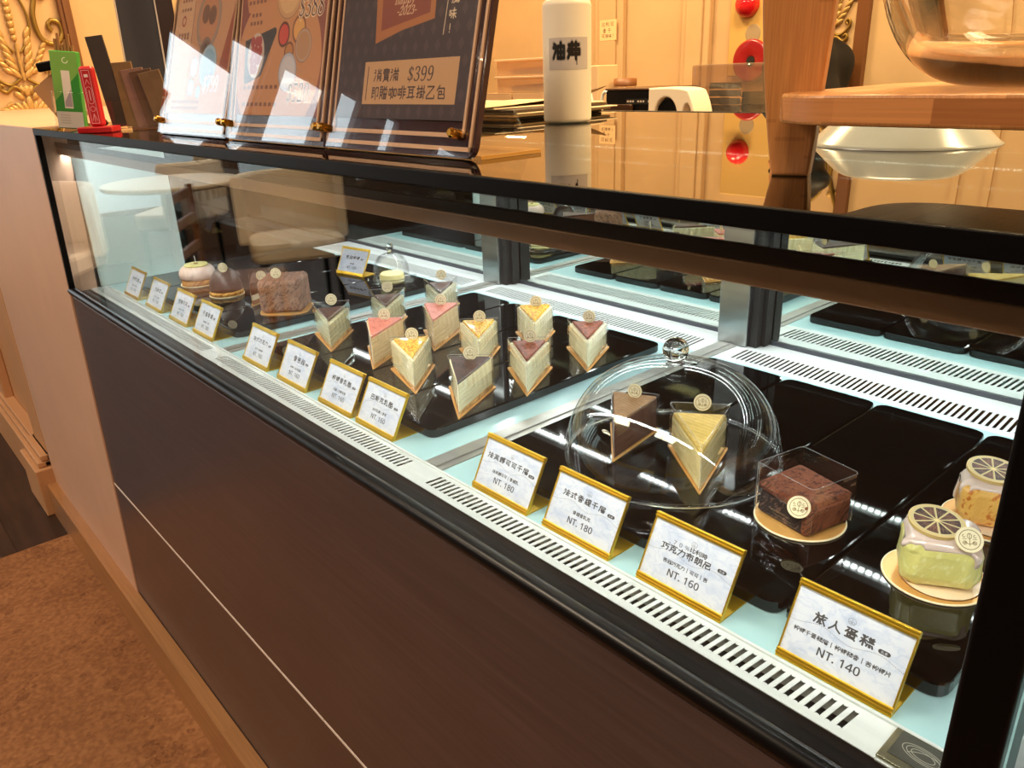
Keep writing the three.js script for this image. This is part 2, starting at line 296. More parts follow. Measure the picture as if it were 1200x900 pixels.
// carved gilt ornament, in wall coordinates: x to the right, y up, z out of the wall
const orn = (() => {
  const parts = { stem: [], leaves: [], shell: [], scrolls: [] };
  const both = (f) => { for (const s of [1, -1]) f(s); };
  const T = (pts, r0, s) => tube(pts.map(([x, y, z = 0.006]) => [x * s, y, z]), r0, 36, 7);
  const leaf = (x, y, ang, len, w, s = 1) => { const g = new THREE.SphereGeometry(1, 10, 8); g.scale(w, len, 0.009); g.translate(0, len * 0.8, 0.004); g.rotateZ(ang); g.translate(x, y, 0); if (s < 0) { g.scale(-1, 1, 1); const i = g.index.array; for (let k = 0; k < i.length; k += 3) { const t = i[k]; i[k] = i[k + 1]; i[k + 1] = t; } g.computeVertexNormals(); } return g; };
  parts.stem.push(T([[0, 0.14], [0, 0.22], [0.002, 0.27]], 0.007, 1));
  both((s) => {
    parts.scrolls.push(T([[0.012, 0.145], [0.05, 0.125], [0.085, 0.145], [0.098, 0.17], [0.088, 0.185], [0.078, 0.175], [0.084, 0.166]], 0.0055, s));
    parts.scrolls.push(T([[0.008, 0.095], [0.04, 0.118], [0.07, 0.1], [0.088, 0.112], [0.084, 0.126], [0.074, 0.12]], 0.007, s));
    parts.scrolls.push(T([[0.012, 0.24], [0.05, 0.29], [0.062, 0.36], [0.04, 0.44], [0.006, 0.48]], 0.0048, s));                       // the long loop
    parts.scrolls.push(T([[0.118, 0.62], [0.125, 0.5], [0.10, 0.43], [0.082, 0.36], [0.096, 0.285], [0.14, 0.268], [0.17, 0.30], [0.166, 0.345], [0.138, 0.352], [0.126, 0.33], [0.136, 0.315]], 0.0095, s));
    parts.leaves.push(leaf(0.118, 0.43, -0.9, 0.022, 0.014, s), leaf(0.105, 0.43, 0.9, 0.02, 0.013, s), leaf(0.113, 0.445, 0, 0.024, 0.014, s), leaf(0.12, 0.49, -0.6, 0.03, 0.014, s), leaf(0.125, 0.53, 0.5, 0.03, 0.014, s));
    for (let i = 0; i < 6; i++) parts.leaves.push(leaf(0.008 + i * 0.006, 0.15 + i * 0.028, -0.75 + i * 0.06, 0.03 - i * 0.001, 0.011, s));
    for (let i = 0; i < 5; i++) parts.leaves.push(leaf(0.03 + i * 0.013, 0.165 + i * 0.022, -1.0 + i * 0.05, 0.022, 0.0095, s));
    for (let i = 0; i < 5; i++) parts.shell.push(leaf(0.012 + i * 0.012, 0.02 + i * 0.003, -0.25 - i * 0.3, 0.026, 0.011, s));
    parts.shell.push(T([[0.02, 0.01], [0.06, 0.02], [0.075, 0.05], [0.058, 0.06]], 0.0075, s));
    parts.shell.push(leaf(0.018, 0.075, -0.8, 0.02, 0.012, s), leaf(0.013, 0.092, -0.2, 0.018, 0.01, s));
  });
  parts.shell.push(leaf(0, 0.03, 0, 0.03, 0.013), leaf(0, 0.085, 0, 0.022, 0.014));
  for (let i = 0; i < 8; i++) { const g = new THREE.SphereGeometry(0.011 + 0.003 * Math.sin(i * 0.45), 10, 8); g.scale(1, 1.1, 0.8); g.translate(0, 0.29 + i * 0.024, 0.005); parts.stem.push(g); }
  return parts;
})();
const gilt = new THREE.MeshPhysicalMaterial({ color: '#d9b679', metalness: 0.3, roughness: 0.42, map: dataTex(128, 128, (u, v) => { const k = 215 + 70 * (pf(u, v, 12, 3, 101) - 0.5); return [k, k * 0.97, k * 0.9]; }) });
const darkGilt = new THREE.MeshPhysicalMaterial({ color: '#8d7033', metalness: 0.6, roughness: 0.4 });
function ornament(label, pos, turn, scale) {
  const o = thing('wall_ornament', label, 'ornament', pos, turn); o.scale.setScalar(scale);
  part('stem', merge(orn.stem.map((g) => g.clone())), gilt, o); part('leaves', merge(orn.leaves.map((g) => g.clone())), gilt, o);
  part('shell', merge(orn.shell.map((g) => g.clone())), gilt, o); part('scrolls', merge(orn.scrolls.map((g) => g.clone())), darkGilt, o);
  return o;
}
ornament('large carved gilt scroll ornament on the cream wall left of the leaflets', [-3.598, 1.165, -0.385], Math.PI / 2, 0.98);
ornament('small carved gilt ornament on the back wall right of the red alarm panel', [-1.56, 1.24, ZB + 0.002], 0, 0.85);
ornament('upper carved gilt ornament high on the back wall beside the wooden strip', [-1.56, 1.80, ZB + 0.002], 0, 0.85);

// lamps of the room
function ceilingPanel(x, z, w, d, color, nits, label) {
  const t = thing('ceiling_light', label, 'ceiling light', [x, HC, z]);
  part('frame', merge([span(-w / 2 - 0.03, w / 2 + 0.03, -0.03, 0, -d / 2 - 0.03, -d / 2), span(-w / 2 - 0.03, w / 2 + 0.03, -0.03, 0, d / 2, d / 2 + 0.03), span(-w / 2 - 0.03, -w / 2, -0.03, 0, -d / 2, d / 2), span(w / 2, w / 2 + 0.03, -0.03, 0, -d / 2, d / 2)]), M.white, t);
  part('diffuser', span(-w / 2, w / 2, -0.02, -0.005, -d / 2, d / 2), new THREE.MeshStandardMaterial({ color: '#ffffff', emissive: color, emissiveIntensity: 1.0 }), t);
  const l = new THREE.RectAreaLight(color, nits, w, d); l.position.set(x, HC - 0.035, z); l.rotation.x = -Math.PI / 2; scene.add(l);
}
ceilingPanel(-2.6, -1.35, 0.9, 0.5, WARM, L.counterPanel, 'warm ceiling light panel above the left of the back counter');
ceilingPanel(-0.9, -1.35, 0.9, 0.5, WARM, L.counterPanel, 'warm ceiling light panel above the person behind the counter');
ceilingPanel(0.9, -1.35, 0.9, 0.5, WARM, L.counterPanel, 'warm ceiling light panel furthest right behind the counter');
ceilingPanel(-2.2, 1.6, 1.2, 0.6, SOFT, L.cafePanel, 'soft ceiling light panel over the floor mat in front of the case');
ceilingPanel(0.6, 1.6, 1.2, 0.6, SOFT, L.cafePanel, 'soft ceiling light panel behind the photographer');
ceilingPanel(-4.6, 3.6, 1.2, 0.6, SOFT, L.cafePanel, 'soft ceiling light panel over the tub chairs');
{ // the recessed downlight that shows in the right poster
  const t = thing('downlight', 'small recessed downlight, its glow mirrored in the rightmost poster', 'downlight', [-4.9, HC, 2.35]);
  part('rim', lathe([[0.07, 0], [0.09, 0], [0.09, -0.008], [0.07, -0.01], [0.065, 0]], 32), M.white, t);
  part('bulb', lathe([[0, -0.006], [0.06, -0.006], [0.062, 0], [0, 0]], 32), new THREE.MeshStandardMaterial({ color: '#fff', emissive: new THREE.Color(1, 0.86, 0.6), emissiveIntensity: 26 }), t);
  const s = new THREE.SpotLight(new THREE.Color(1, 0.86, 0.65), L.down * 6, 0, 0.9, 0.5, 2); s.position.set(-4.9, HC - 0.02, 2.35); s.target.position.set(-4.9, 0, 2.35); s.castShadow = true; s.shadow.radius = 2; scene.add(s, s.target);
}
// ---------------------------------------------------------------- the display case
const DK = 0.885, TT = 0.897, CX0 = -1.745, CXR = -0.081;
const SEC = [[-1.742, -1.155], [-1.125, -0.62], [-0.59, -0.083], [-0.053, 0.86]];
const cake_case = thing('display_case', 'long glass-fronted refrigerated cake case with brown front panels and glass top', 'display case');
{
  const c = cake_case;
  part('body', merge([span(-1.75, 0.9, 0.1, 0.80, -0.64, -0.03), span(-1.77, -1.75, 0.1, 1.186, -0.66, -0.05)]), M.dark, c);
  part('front_panel', span(-1.9, 0.9, 0.429, 0.8775, -0.028, -0.0015, 0.0012), M.panel, c);
  part('front_panel', span(-1.9, 0.9, 0.1, 0.4235, -0.028, -0.0015, 0.0012), M.panel, c);
  { const g = []; for (let x = -1.88; x < 0.9; x += 0.132) g.push(span(x, x + 0.1295, 0.4238, 0.4287, -0.012, -0.0012)); part('seam_strip', merge(g), mat('#f2e6dc', 0.3), c, 'thin bright metal strip in segments between the brown panels'); }
  part('rail', merge([at(new THREE.CapsuleGeometry(0.0085, 2.63, 6, 14), -0.43, 0.8865, -0.005, 0, 0, Math.PI / 2), span(-1.745, 0.89, 0.874, 0.8925, -0.012, -0.003)]), M.blackRail, c, 'rounded black rail under the front glass');
  part('ledge', span(-1.745, 0.9, 0.80, 0.8835, -0.0375, -0.012), M.black, c);
  part('duct', merge([span(-1.745, 0.9, 0.80, 0.868, -0.0714, -0.0375), span(-1.745, 0.9, 0.80, 0.868, -0.643, -0.545)]), M.dark, c);
  const slotted = (x0, x1, z0, z1, s0, s1, margin) => {
    const sh = new THREE.Shape(); sh.moveTo(x0, -z0); sh.lineTo(x1, -z0); sh.lineTo(x1, -z1); sh.lineTo(x0, -z1); sh.closePath();
    const hw = 0.00185, r = 0.0012;
    for (let x = x0 + margin; x < x1 - margin; x += 0.0072) {
      const h = new THREE.Path(), a = -s0, b = -s1, k = 0.002;                                    // slightly slanted slots with round ends
      h.moveTo(x - hw, b - r); h.lineTo(x - hw + k, a + r); h.quadraticCurveTo(x - hw + k, a, x + k, a); h.quadraticCurveTo(x + hw + k, a, x + hw + k, a + r); h.lineTo(x + hw, b - r); h.quadraticCurveTo(x + hw, b, x, b); h.quadraticCurveTo(x - hw, b, x - hw, b - r);
      sh.holes.push(h);
    }
    const g = new THREE.ExtrudeGeometry(sh, { depth: 0.0007, bevelEnabled: false, curveSegments: 2 }); g.rotateX(-Math.PI / 2); g.translate(0, DK - 0.0007, 0);
    return uvBox(g, 3);
  };
  SEC.forEach(([x0, x1], i) => {
    const s = i === 2 ? 0.045 : 0.02;
    part('front_grille', slotted(x0 - (i === 1 || i === 2 ? 0.015 : 0), x1 + (i < 2 ? 0.015 : i === 2 ? -0.0405 : 0), -0.0375, -0.069, -0.0635, -0.0455, i === 3 ? 0.012 : 0.024), M.whiteSteel, c, 'white slotted air grille along the front edge');
    part('front_lip', span(x0 - (i === 1 || i === 2 ? 0.015 : 0), x1 + (i < 2 ? 0.015 : 0), 0.868, 0.8872, -0.0714, -0.0688, 0.001), M.whiteSteel, c);
    part('deck', span(x0, x1, 0.865, DK, -0.545, -0.0714), M.deck, c, 'pale cyan deck under the trays');
    part('back_grille', slotted(x0, x1, -0.643, -0.545, -0.5575, -0.601, 0.02), M.whiteSteel, c, 'white slotted air grille along the back mirror');
  });
  part('grille_fill', span(-0.1235, -0.083, 0.868, DK - 0.0005, -0.0688, -0.0375), M.whiteSteel, c);
  for (const [a, b] of [[-1.155, -1.125], [-0.62, -0.59]]) part('divider', merge([span(a, b, 0.865, DK + 0.0012, -0.643, -0.0715, 0.0006), span(a + 0.009, b - 0.009, DK + 0.001, DK + 0.003, -0.60, -0.0715, 0.0006)]), M.dividerSteel, c, 'brushed steel divider bar');
  part('divider', span(-0.083, -0.053, 0.865, DK + 0.0012, -0.643, -0.0375), M.steel, c);
  part('mirror', span(CX0, 0.9, DK + 0.006, 1.186, -0.650, -0.643), M.mirror, c, 'mirrored sliding back door');
  part('mirror_track', span(CX0, 0.9, DK, DK + 0.006, -0.649, -0.640), mat('#4a4c52', 0.4, { metalness: 0.6 }), c);
  for (const x of [-1.165, -0.624]) {
    part('post', merge([span(x, x + 0.048, DK + 0.001, 1.188, -0.636, -0.604, 0.0015)]), M.steel, c, 'brushed steel upright at the back');
    part('gasket', merge([span(x + 0.048, x + 0.06, DK + 0.001, 1.188, -0.641, -0.612), span(x + 0.060, x + 0.066, DK + 0.001, 1.188, -0.641, -0.624)]), M.rubber, c);
  }
  part('front_post', span(CXR, -0.0575, 0.87, 1.188, -0.034, 0.004, 0.003), M.black, c, 'thick black upright at the right end of the front glass');
  part('left_edge', at(new THREE.BoxGeometry(0.007, 0.312, 0.010), -1.7190, 1.036, -0.004, 0, 0, -0.1205), M.black, c, 'thin black edge strip at the left end of the glass');
  part('end_panel', span(-1.748, -1.744, DK, 1.155, -0.235, -0.06), phys('#d5e6e4', 0.3), c, 'pale panel inside the left end');
  part('end_glass', span(-1.749, -1.7455, DK, 1.186, -0.643, -0.237), M.tray, c);
  part('front_glass', span(-1.745, CXR, 0.8925, 1.187, -0.0105, -0.0045), M.pane, c, 'clear front glass');
  part('front_glass', span(-0.0575, 0.9, 0.8925, 1.187, -0.0105, -0.0045), M.pane, c);
  part('top_glass', span(-1.79, 0.9, 1.19, 1.2, -0.668, -0.003), M.topPane, c, 'glass counter top');
  part('top_front_edge', span(-1.79, 0.9, 1.189, 1.2005, -0.003, 0.0015, 0.001), M.black, c, 'black front edge of the glass top');
  part('top_back_edge', span(-1.79, 0.9, 1.184, 1.2008, -0.676, -0.668, 0.001), M.black, c);
  part('light_bar', span(-1.742, CXR, 1.1515, 1.165, -0.046, -0.03, 0.0015), M.bronze, c, 'bronze light bar behind the front glass');
  part('light_bar_top', span(-1.742, CXR, 1.165, 1.174, -0.0335, -0.0295, 0.0012), M.black, c);
  part('light_bar_lamp', span(-1.735, CXR - 0.01, 1.1508, 1.1518, -0.0445, -0.0345), new THREE.MeshStandardMaterial({ color: '#fff', emissive: COLD, emissiveIntensity: 3 }), c);
  part('back_light_housing', span(-1.742, 0.88, 1.158, 1.168, -0.582, -0.556, 0.001), mat('#c9d0d0', 0.35, { metalness: 0.3 }), c);
  { const g = []; for (let x = -1.735; x < -0.09; x += 0.010) g.push(new THREE.BoxGeometry(0.006, 0.003, 0.0055).translate(x, 1.1565, -0.566)); const o = part('light_dots', merge(g), new THREE.MeshStandardMaterial({ color: '#fff', emissive: COLD, emissiveIntensity: L.dots }), c, 'strip of small white lamps at the back'); o.userData.kind = 'stuff'; }
  part('sign_plate', merge([span(-0.124, -0.084, DK, DK + 0.002, -0.0686, -0.039, 0.0008)]), new THREE.MeshPhysicalMaterial({ color: '#8f8a72', metalness: 0.8, roughness: 0.25 }), c, 'small engraved metal plate at the grille end');
  part('plate_print', at(new THREE.PlaneGeometry(0.034, 0.022), -0.103, DK + 0.0023, -0.0560, -Math.PI / 2, 0, 0), mat('#ffffff', 0.35, { metalness: 0.4, map: canvasTex(256, 160, (x, w, h) => { x.fillStyle = '#4a4a42'; x.fillRect(0, 0, w, h); x.strokeStyle = '#a7a294'; x.lineWidth = 4; for (const r of [60, 48, 34]) { x.beginPath(); x.ellipse(120, 80, r * 1.5, r * 0.7, 0.1, 0, 7); x.stroke(); } x.beginPath(); x.moveTo(60, 100); x.quadraticCurveTo(120, 40, 190, 70); x.stroke(); }) }), c);
  // its lamps
  const bar = new THREE.RectAreaLight(COLD, L.frontBar, 1.63, 0.010); bar.position.set(-0.915, 1.1506, -0.0395); bar.rotation.x = -Math.PI / 2 + 0.75; scene.add(bar);
  for (let i = 0; i < 11; i++) { const s = new THREE.SpotLight(COLD, L.spot, 0, 1.25, 0.6, 2); s.position.set(-1.665 + i * 0.150, 1.1545, -0.566); s.target.position.set(-1.665 + i * 0.150, 0.8, -0.50); s.castShadow = true; s.shadow.radius = 0.15; scene.add(s, s.target); }
  const rb = new THREE.RectAreaLight(COLD, L.frontBar, 0.88, 0.010); rb.position.set(0.43, 1.1506, -0.0395); rb.rotation.x = -Math.PI / 2 + 0.75; scene.add(rb);
  part('light_bar', span(-0.0575, 0.88, 1.1515, 1.165, -0.046, -0.03, 0.0015), M.bronze, c);
}

// ---------------------------------------------------------------- trays
{
  const mk = (w) => prism(roundPoly([[-w / 2, 0.2035], [w / 2, 0.2035], [w / 2, -0.2035], [-w / 2, -0.2035]], 0.014), 0, 0.012, 0.0018, 5);
  const rows = [['left', -1.703, 0.130, 4, ['under the pink mousse cake', 'under the chocolate dome cake', 'under the chocolate block cake', 'under the small glass bell']],
    ['middle', -1.085, 0.1075, 4, ['under the leftmost column of wrapped slices', 'under the two pink topped slices', 'under the three yellow topped slices', 'under the brown topped slices']],
    ['right', -0.576, 0.116, 4, ['under the left half of the large glass dome', 'under the right half of the large glass dome', 'under the brownie', 'under the two citrus cakes']]];
  for (const [bay, x0, p, n, where] of rows) {
    const g = mk(p - 0.0025);
    for (let i = 0; i < n; i++) solo('serving_tray', g, M.tray, `glossy black tray in the ${bay} bay, ${where[i]}`, 'tray', [x0 + p * (i + 0.5), DK, -0.3115], 0, 'glossy black trays on the deck');
  }
}

// ---------------------------------------------------------------- price tags
const marble = (x, w, h, salt) => {
  const im = x.createImageData(w, h);
  for (let j = 0; j < h; j++) for (let i = 0; i < w; i++) {
    const a = fbm(i / 150 + salt, j / 110, salt * 3, 4), b = Math.abs(fbm(i / 90 + a * 2 + salt * 5, j / 90, 4, 4)), k = Math.max(0, 1 - b * 9) * 16 + Math.max(0, a) * 46, o = (j * w + i) * 4;
    im.data[o] = 246 - k * 1.1; im.data[o + 1] = 247 - k * 0.85; im.data[o + 2] = 251 - k * 0.35; im.data[o + 3] = 255;
  }
  x.putImageData(im, 0, 0);
};
function tagTex(i, title, sub, price, title2) {
  return canvasTex(512, 360, (x, w, h) => {
    marble(x, w, h, i * 1.7 + 0.3);
    x.strokeStyle = x.fillStyle = '#4a4644';
    x.globalAlpha = 0.35; x.lineWidth = 2.5; x.beginPath(); x.arc(256, 62, 17, 0, 7); x.moveTo(256, 48); x.lineTo(256, 78); x.moveTo(246, 62); x.arc(250, 68, 5, 0, 7); x.moveTo(268, 62); x.arc(263, 68, 5, 0, 7); x.stroke(); x.globalAlpha = 1;
    x.setLineDash([4, 5]); x.lineWidth = 2.2; x.beginPath(); for (let k = 0; k <= 60; k++) { const a = (k / 60) * w, b = 172 + 15 * Math.sin(k * 0.21 + 1.2) - 4; if (k) x.lineTo(a, b); else x.moveTo(a, b); } x.stroke(); x.setLineDash([]);
    const s = title.length > 5 ? 46 : title.length > 4 ? 52 : 58;
    if (title2) { write(x, title2, 236, 80, 32, 4.4); write(x, title, 226, 116, 46, 6.2); } else write(x, title, 232, 92, s, s * 0.135, 1.2);
    const tw = title.length * s * 1.2, px = Math.min(430, 250 + tw / 2);
    x.beginPath(); x.roundRect(px, 122, 52, 22, 11); x.fill(); x.strokeStyle = '#e9eaf0'; write(x, '乳香', px + 26, 127, 13, 1.4); x.strokeStyle = '#4a4644';
    write(x, sub, 248, 206, 26, 3.3, 1.06);
    x.font = '58px sans-serif'; x.textAlign = 'center'; x.fillText(price, 254, 300); x.lineWidth = 1.6; x.strokeText(price, 254, 300);
    x.font = '22px sans-serif'; x.fillText('+', 118, 122);
  });
}
{
  const W = 0.0795, lean = -27.5 * D2R, H = 0.0565;
  const tilt = (g) => { g.rotateX(lean); return g; };
  const chan = (y, d) => tilt(merge([span(-W / 2, W / 2, y, y + 0.005, -0.0022, 0.0022, 0.0006), span(-W / 2, W / 2, y + 0.0012, y + 0.0022, 0.0022, 0.0030), span(-W / 2, W / 2, y + 0.0034, y + 0.0044, 0.0022, 0.0030)]));
  const gTop = chan(H - 0.005), gBot = chan(0.001), gSide = tilt(span(-W / 2, -W / 2 + 0.0012, 0.005, H - 0.005, -0.0014, 0.0014)), gSide2 = tilt(span(W / 2 - 0.0012, W / 2, 0.005, H - 0.005, -0.0014, 0.0014));
  const gFoot = span(-W / 2, W / 2, 0, 0.0014, -0.033, 0.0015, 0.0005), gPlate = tilt(span(-W / 2 + 0.001, W / 2 - 0.001, 0.005, H - 0.005, -0.0012, 0));
  const gCard = tilt(new THREE.PlaneGeometry(W - 0.0024, H - 0.010).translate(0, H / 2, 0.0006));
  const list = [
    [-1.600, '檸檬乳酪', '香檸檬|乳酪', 'NT. 140', 'white price tag in a gold stand, first from the left end of the case'],
    [-1.474, '巴斯克', '巧克力|乳酪', 'NT. 160', 'white price tag in a gold stand, second from the left, before the pink mousse cake'],
    [-1.350, '布朗可可', '巧克力|可可', 'NT. 160', 'white price tag in a gold stand, third from the left, before the dark dome cake'],
    [-1.240, '千層香緹', '法芙娜|可可', 'NT. 180', 'white price tag in a gold stand, before the chocolate block cake'],
    [-1.044, '法式巧克力', '可可|香檸檬', 'NT. 160', 'white price tag just right of the left steel divider bar'],
    [-0.931, '紅香苦甜', '檸檬|法式乳酪', 'NT. 160', 'white price tag second right of the left steel divider bar'],
    [-0.815, '檸檬香乳酪', '乳酪|巴斯克香', 'NT. 160', 'white price tag third right of the left divider, before the front pink topped slice'],
    [-0.724, '巴斯克乳酪', '法式乳酪|香苦', 'NT. 160', 'white price tag nearest the right end of the middle bay'],
    [-0.503, '法芙娜可可千層', '法芙娜可可|香緹乳', 'NT. 180', 'white cocoa layer cake tag, leftmost in the right bay, NT. 180'],
    [-0.403, '法式香緹千層', '香緹香乳克', 'NT. 180', 'white cream layer cake tag standing before the large glass dome, NT. 180'],
    [-0.294, '巧克力布朗尼', '苦甜巧克力|可可|苦', 'NT. 160', 'white brownie tag with two title lines, NT. 160', '70%比利時'],
    [-0.170, '旅人蛋糕', '檸檬千蛋糕層|檸檬糕香|苦檸檬片', 'NT. 140', 'white traveller cake tag, largest and nearest the camera, NT. 140'],
    [-1.376, '苦甜檸檬', '香檸檬', 'NT. 180', 'white price tag alone at the back, beside the small glass bell'],
  ];
  list.forEach(([x, title, sub, price, label, two], i) => {
    const back = i === 12, t = thing('price_tag', label, 'price tag', [x, back ? TT : DK, back ? -0.43 : -0.0748], back ? 0.18 : 0, 'price tags in gold stands');
    part('top_channel', gTop, M.gold, t); part('bottom_channel', gBot, M.gold, t); part('side_edge', gSide, M.gold, t); part('side_edge', gSide2, M.gold, t); part('foot', gFoot, M.gold, t);
    part('backing', gPlate, M.acrylic, t);
    part('card', gCard, mat('#dfe0ea', 0.55, { map: tagTex(i, title, sub, price, two) }), t, 'printed white marble-pattern card');
  });
}

// ---------------------------------------------------------------- cakes
const emblemTex = (bg, fg) => canvasTex(256, 256, (x) => {
  x.fillStyle = bg; x.fillRect(0, 0, 256, 256); x.strokeStyle = fg; x.lineWidth = 7; x.lineCap = 'round';
  x.beginPath(); x.arc(128, 128, 100, 0, 7); x.stroke();
  x.lineWidth = 6; const s = (f) => { x.beginPath(); f(); x.stroke(); };
  s(() => x.ellipse(128, 92, 20, 26, 0, 0, 7)); s(() => { x.moveTo(128, 62); x.lineTo(128, 190); });
  for (const k of [-1, 1]) { s(() => { x.moveTo(128, 172); x.quadraticCurveTo(128 + k * 30, 172, 128 + k * 40, 148); }); s(() => x.arc(128 + k * 46, 162, 18, 0, 7)); s(() => x.arc(128 + k * 46, 162, 7, 0, 7)); s(() => x.arc(128 + k * 52, 92, 13, 0.6, 4.6)); s(() => { x.moveTo(128 + k * 30, 122); x.lineTo(128 + k * 66, 122); }); }
});
const discMat = mat('#ffffff', 0.55, { map: emblemTex('#e9dab4', '#7d6038') });
const discEdge = mat('#e6cf9f', 0.6);
const discGeo = (r) => { const g = new THREE.CylinderGeometry(r, r, 0.0016, 32); g.rotateX(Math.PI / 2); return g; };
const discFace = (r) => { const g = new THREE.CircleGeometry(r * 0.97, 32); g.translate(0, 0, 0.00095); return g; };
const DISC = { g: discGeo(0.0086), f: discFace(0.0086), g2: discGeo(0.0092), f2: discFace(0.0092) };
function disc(parent, x, y, z, turn = 0, tilt = -0.12, big = false) {   // round printed plaque that stands or lies on a cake
  const m = part('plaque', big ? DISC.g2 : DISC.g, discEdge, parent, 'round cream plaque with a line emblem'); m.position.set(x, y, z); m.rotation.set(tilt, turn, 0, 'YXZ');
  part('print', big ? DISC.f2 : DISC.f, discMat, m);
  return m;
}
const layered = (base, dark, salt, n = 14, amp = 24) => dataTex(256, 256, (u, v) => {
  const w = v + 0.02 * (pf(u, v, 6, 3, salt) - 0.5), l = Math.pow(Math.abs(Math.sin(w * Math.PI * n)), 0.6), s = pf(u, v, 40, 3, salt + 3), b = pf(u, v, 8, 3, salt + 7), k = (s - 0.5) * amp + (b - 0.5) * 26, d = (1 - l) * 0.5;
  return [0, 1, 2].map((c) => base[c] * (1 - d) + dark[c] * d + k);
});
const speck = (base, dark, salt, cover = 0.6, amp = 30) => dataTex(256, 256, (u, v) => {
  const s = pf(u, v, 26, 4, salt), b = pf(u, v, 6, 3, salt + 5), d = Math.max(0, Math.min(1, (s - cover) * 9)), k = (pf(u, v, 80, 2, salt + 8) - 0.5) * amp + (b - 0.5) * 34;
  return [0, 1, 2].map((c) => base[c] * (1 - d) + dark[c] * d + k);
});
const CK = {
  paleLayer: mat('#ffffff', 0.7, { map: layered([252, 240, 200], [226, 204, 142], 201, 5, 36) }), beigeLayer: mat('#ffffff', 0.7, { map: layered([244, 214, 164], [212, 170, 112], 211, 4, 36) }),
  greenLayer: mat('#ffffff', 0.7, { map: layered([216, 208, 168], [160, 146, 98], 221, 4, 44) }), cocoaLayer: mat('#ffffff', 0.75, { map: layered([104, 66, 50], [62, 36, 28], 231, 18, 34) }),
  creamLayer: mat('#ffffff', 0.7, { map: layered([250, 228, 166], [226, 190, 114], 241, 18) }),
  yellow: phys('#ffffff', 0.35, { map: speck([250, 206, 70], [222, 128, 20], 251, 0.5), clearcoat: 0.5 }), pink: phys('#ffffff', 0.45, { map: speck([232, 132, 110], [206, 92, 78], 261, 0.58) }),
  cocoa: phys('#ffffff', 0.5, { map: speck([92, 48, 28], [44, 20, 12], 271, 0.5, 44) }), rust: phys('#ffffff', 0.5, { map: speck([158, 78, 50], [104, 44, 26], 281, 0.5, 44) }), choc: phys('#ffffff', 0.5, { map: speck([76, 42, 32], [44, 22, 16], 291, 0.5, 40) }),
  crust: mat('#ffffff', 0.8, { map: speck([222, 176, 110], [176, 116, 58], 307, 0.5) }), tan: mat('#ffffff', 0.7, { map: layered([176, 134, 92], [130, 90, 58], 301, 12) }), gold: mat('#ffffff', 0.6, { map: layered([244, 206, 108], [214, 158, 58], 311, 9) }),
};
for (const k in CK) CK[k].map.repeat.set(14, 18);
CK.paleLayer.map.repeat.set(9, 17); CK.creamLayer.map.repeat.set(9, 17); CK.cocoaLayer.map.repeat.set(9, 17);

const wedge = (L, hw, r = 0.004, sh = 0) => roundPoly([[0, L * 0.52 + sh], [hw, -L * 0.48 + sh], [-hw, -L * 0.48 + sh]], [r * 0.8, r, r]);
const filmEdge = (pts, y, r = 0.00028) => {                                  // the cut rim of a film wrapper and its overlapping seam
  const P = pts.map((p) => V3(p.x, y, -p.y)), c = new THREE.CatmullRomCurve3(P, true, 'catmullrom', 0.1), q = pts[Math.floor(pts.length * 0.12)];
  return merge([new THREE.TubeGeometry(c, 60, r, 5, true), new THREE.CylinderGeometry(r * 1.2, r * 1.2, y - 0.002, 6).translate(q.x * 1.015, (y + 0.002) / 2, -q.y * 1.015)]);
};
M.filmEdge = phys('#ffffff', 0.15, { transmission: 0.75, thickness: 0, ior: 1.5 });
function slice({ side, top, h, film, topLen = 1, sunk = 0, len = 0.092, hw = 0.0272 }) {
  const g = {};
  g.card = prism(wedge(0.103, 0.0315, 0.006), 0, 0.0016, 0.0004);
  g.cake = bumpy(prism(wedge(len, hw, 0.005, -0.002), 0, h, 0.0012, 8), 0.0009, 190, h * 100, true); g.cake.translate(0, 0.0017, 0); { const P = g.cake.attributes.position, U = g.cake.attributes.uv; for (let i = 0; i < P.count; i++) U.setXY(i, P.getX(i) + P.getZ(i) * 0.5, P.getY(i) * 1.0 + (P.getY(i) > h ? P.getZ(i) : 0)); }
  g.crust = bumpy(prism(wedge(len + 0.0012, hw + 0.0008, 0.005, -0.002), 0, 0.0052, 0.001, 8), 0.0010, 260, 7, true); g.crust.translate(0, 0.0017, 0);
  const tp = bumpy(prism(wedge(len * topLen - 0.004, (hw - 0.0016) * topLen, 0.003, -0.002 - len * (1 - topLen) * 0.40), 0, 0.0042, 0.0012, 8), 0.0013, 230, 3 + h * 50, true);
  g.top = tp; g.top.translate(0, h + 0.0014 - sunk, 0);
  const pts = wedge(len + 0.005, hw + 0.0026, 0.006, -0.0015).getPoints(6);
  g.film = sheet(pts, 0.0018, film);
  g.edge = filmEdge(pts, film);
  return { side, top, h, film, g, len };
}
function buildSlice(name, label, s, pos, deg, group) {
  const t = thing(name, label, 'cake', pos, deg * D2R, group);
  part('gold_card', s.g.card, M.goldCard, t, 'gold card base'); part('cake', s.g.cake, s.side, t); if (s.side !== CK.cocoaLayer && s.side !== CK.creamLayer) part('crust', s.g.crust, CK.crust, t, 'golden brown crust'); part('topping', s.g.top, s.top, t); part('film', s.g.film, M.film, t, 'clear film wrapper'); part('film_edge', s.g.edge, M.filmEdge, t);
  disc(t, 0.002, s.film + 0.0065, -s.len * 0.38, -0.1, -0.1);
  return t;
}
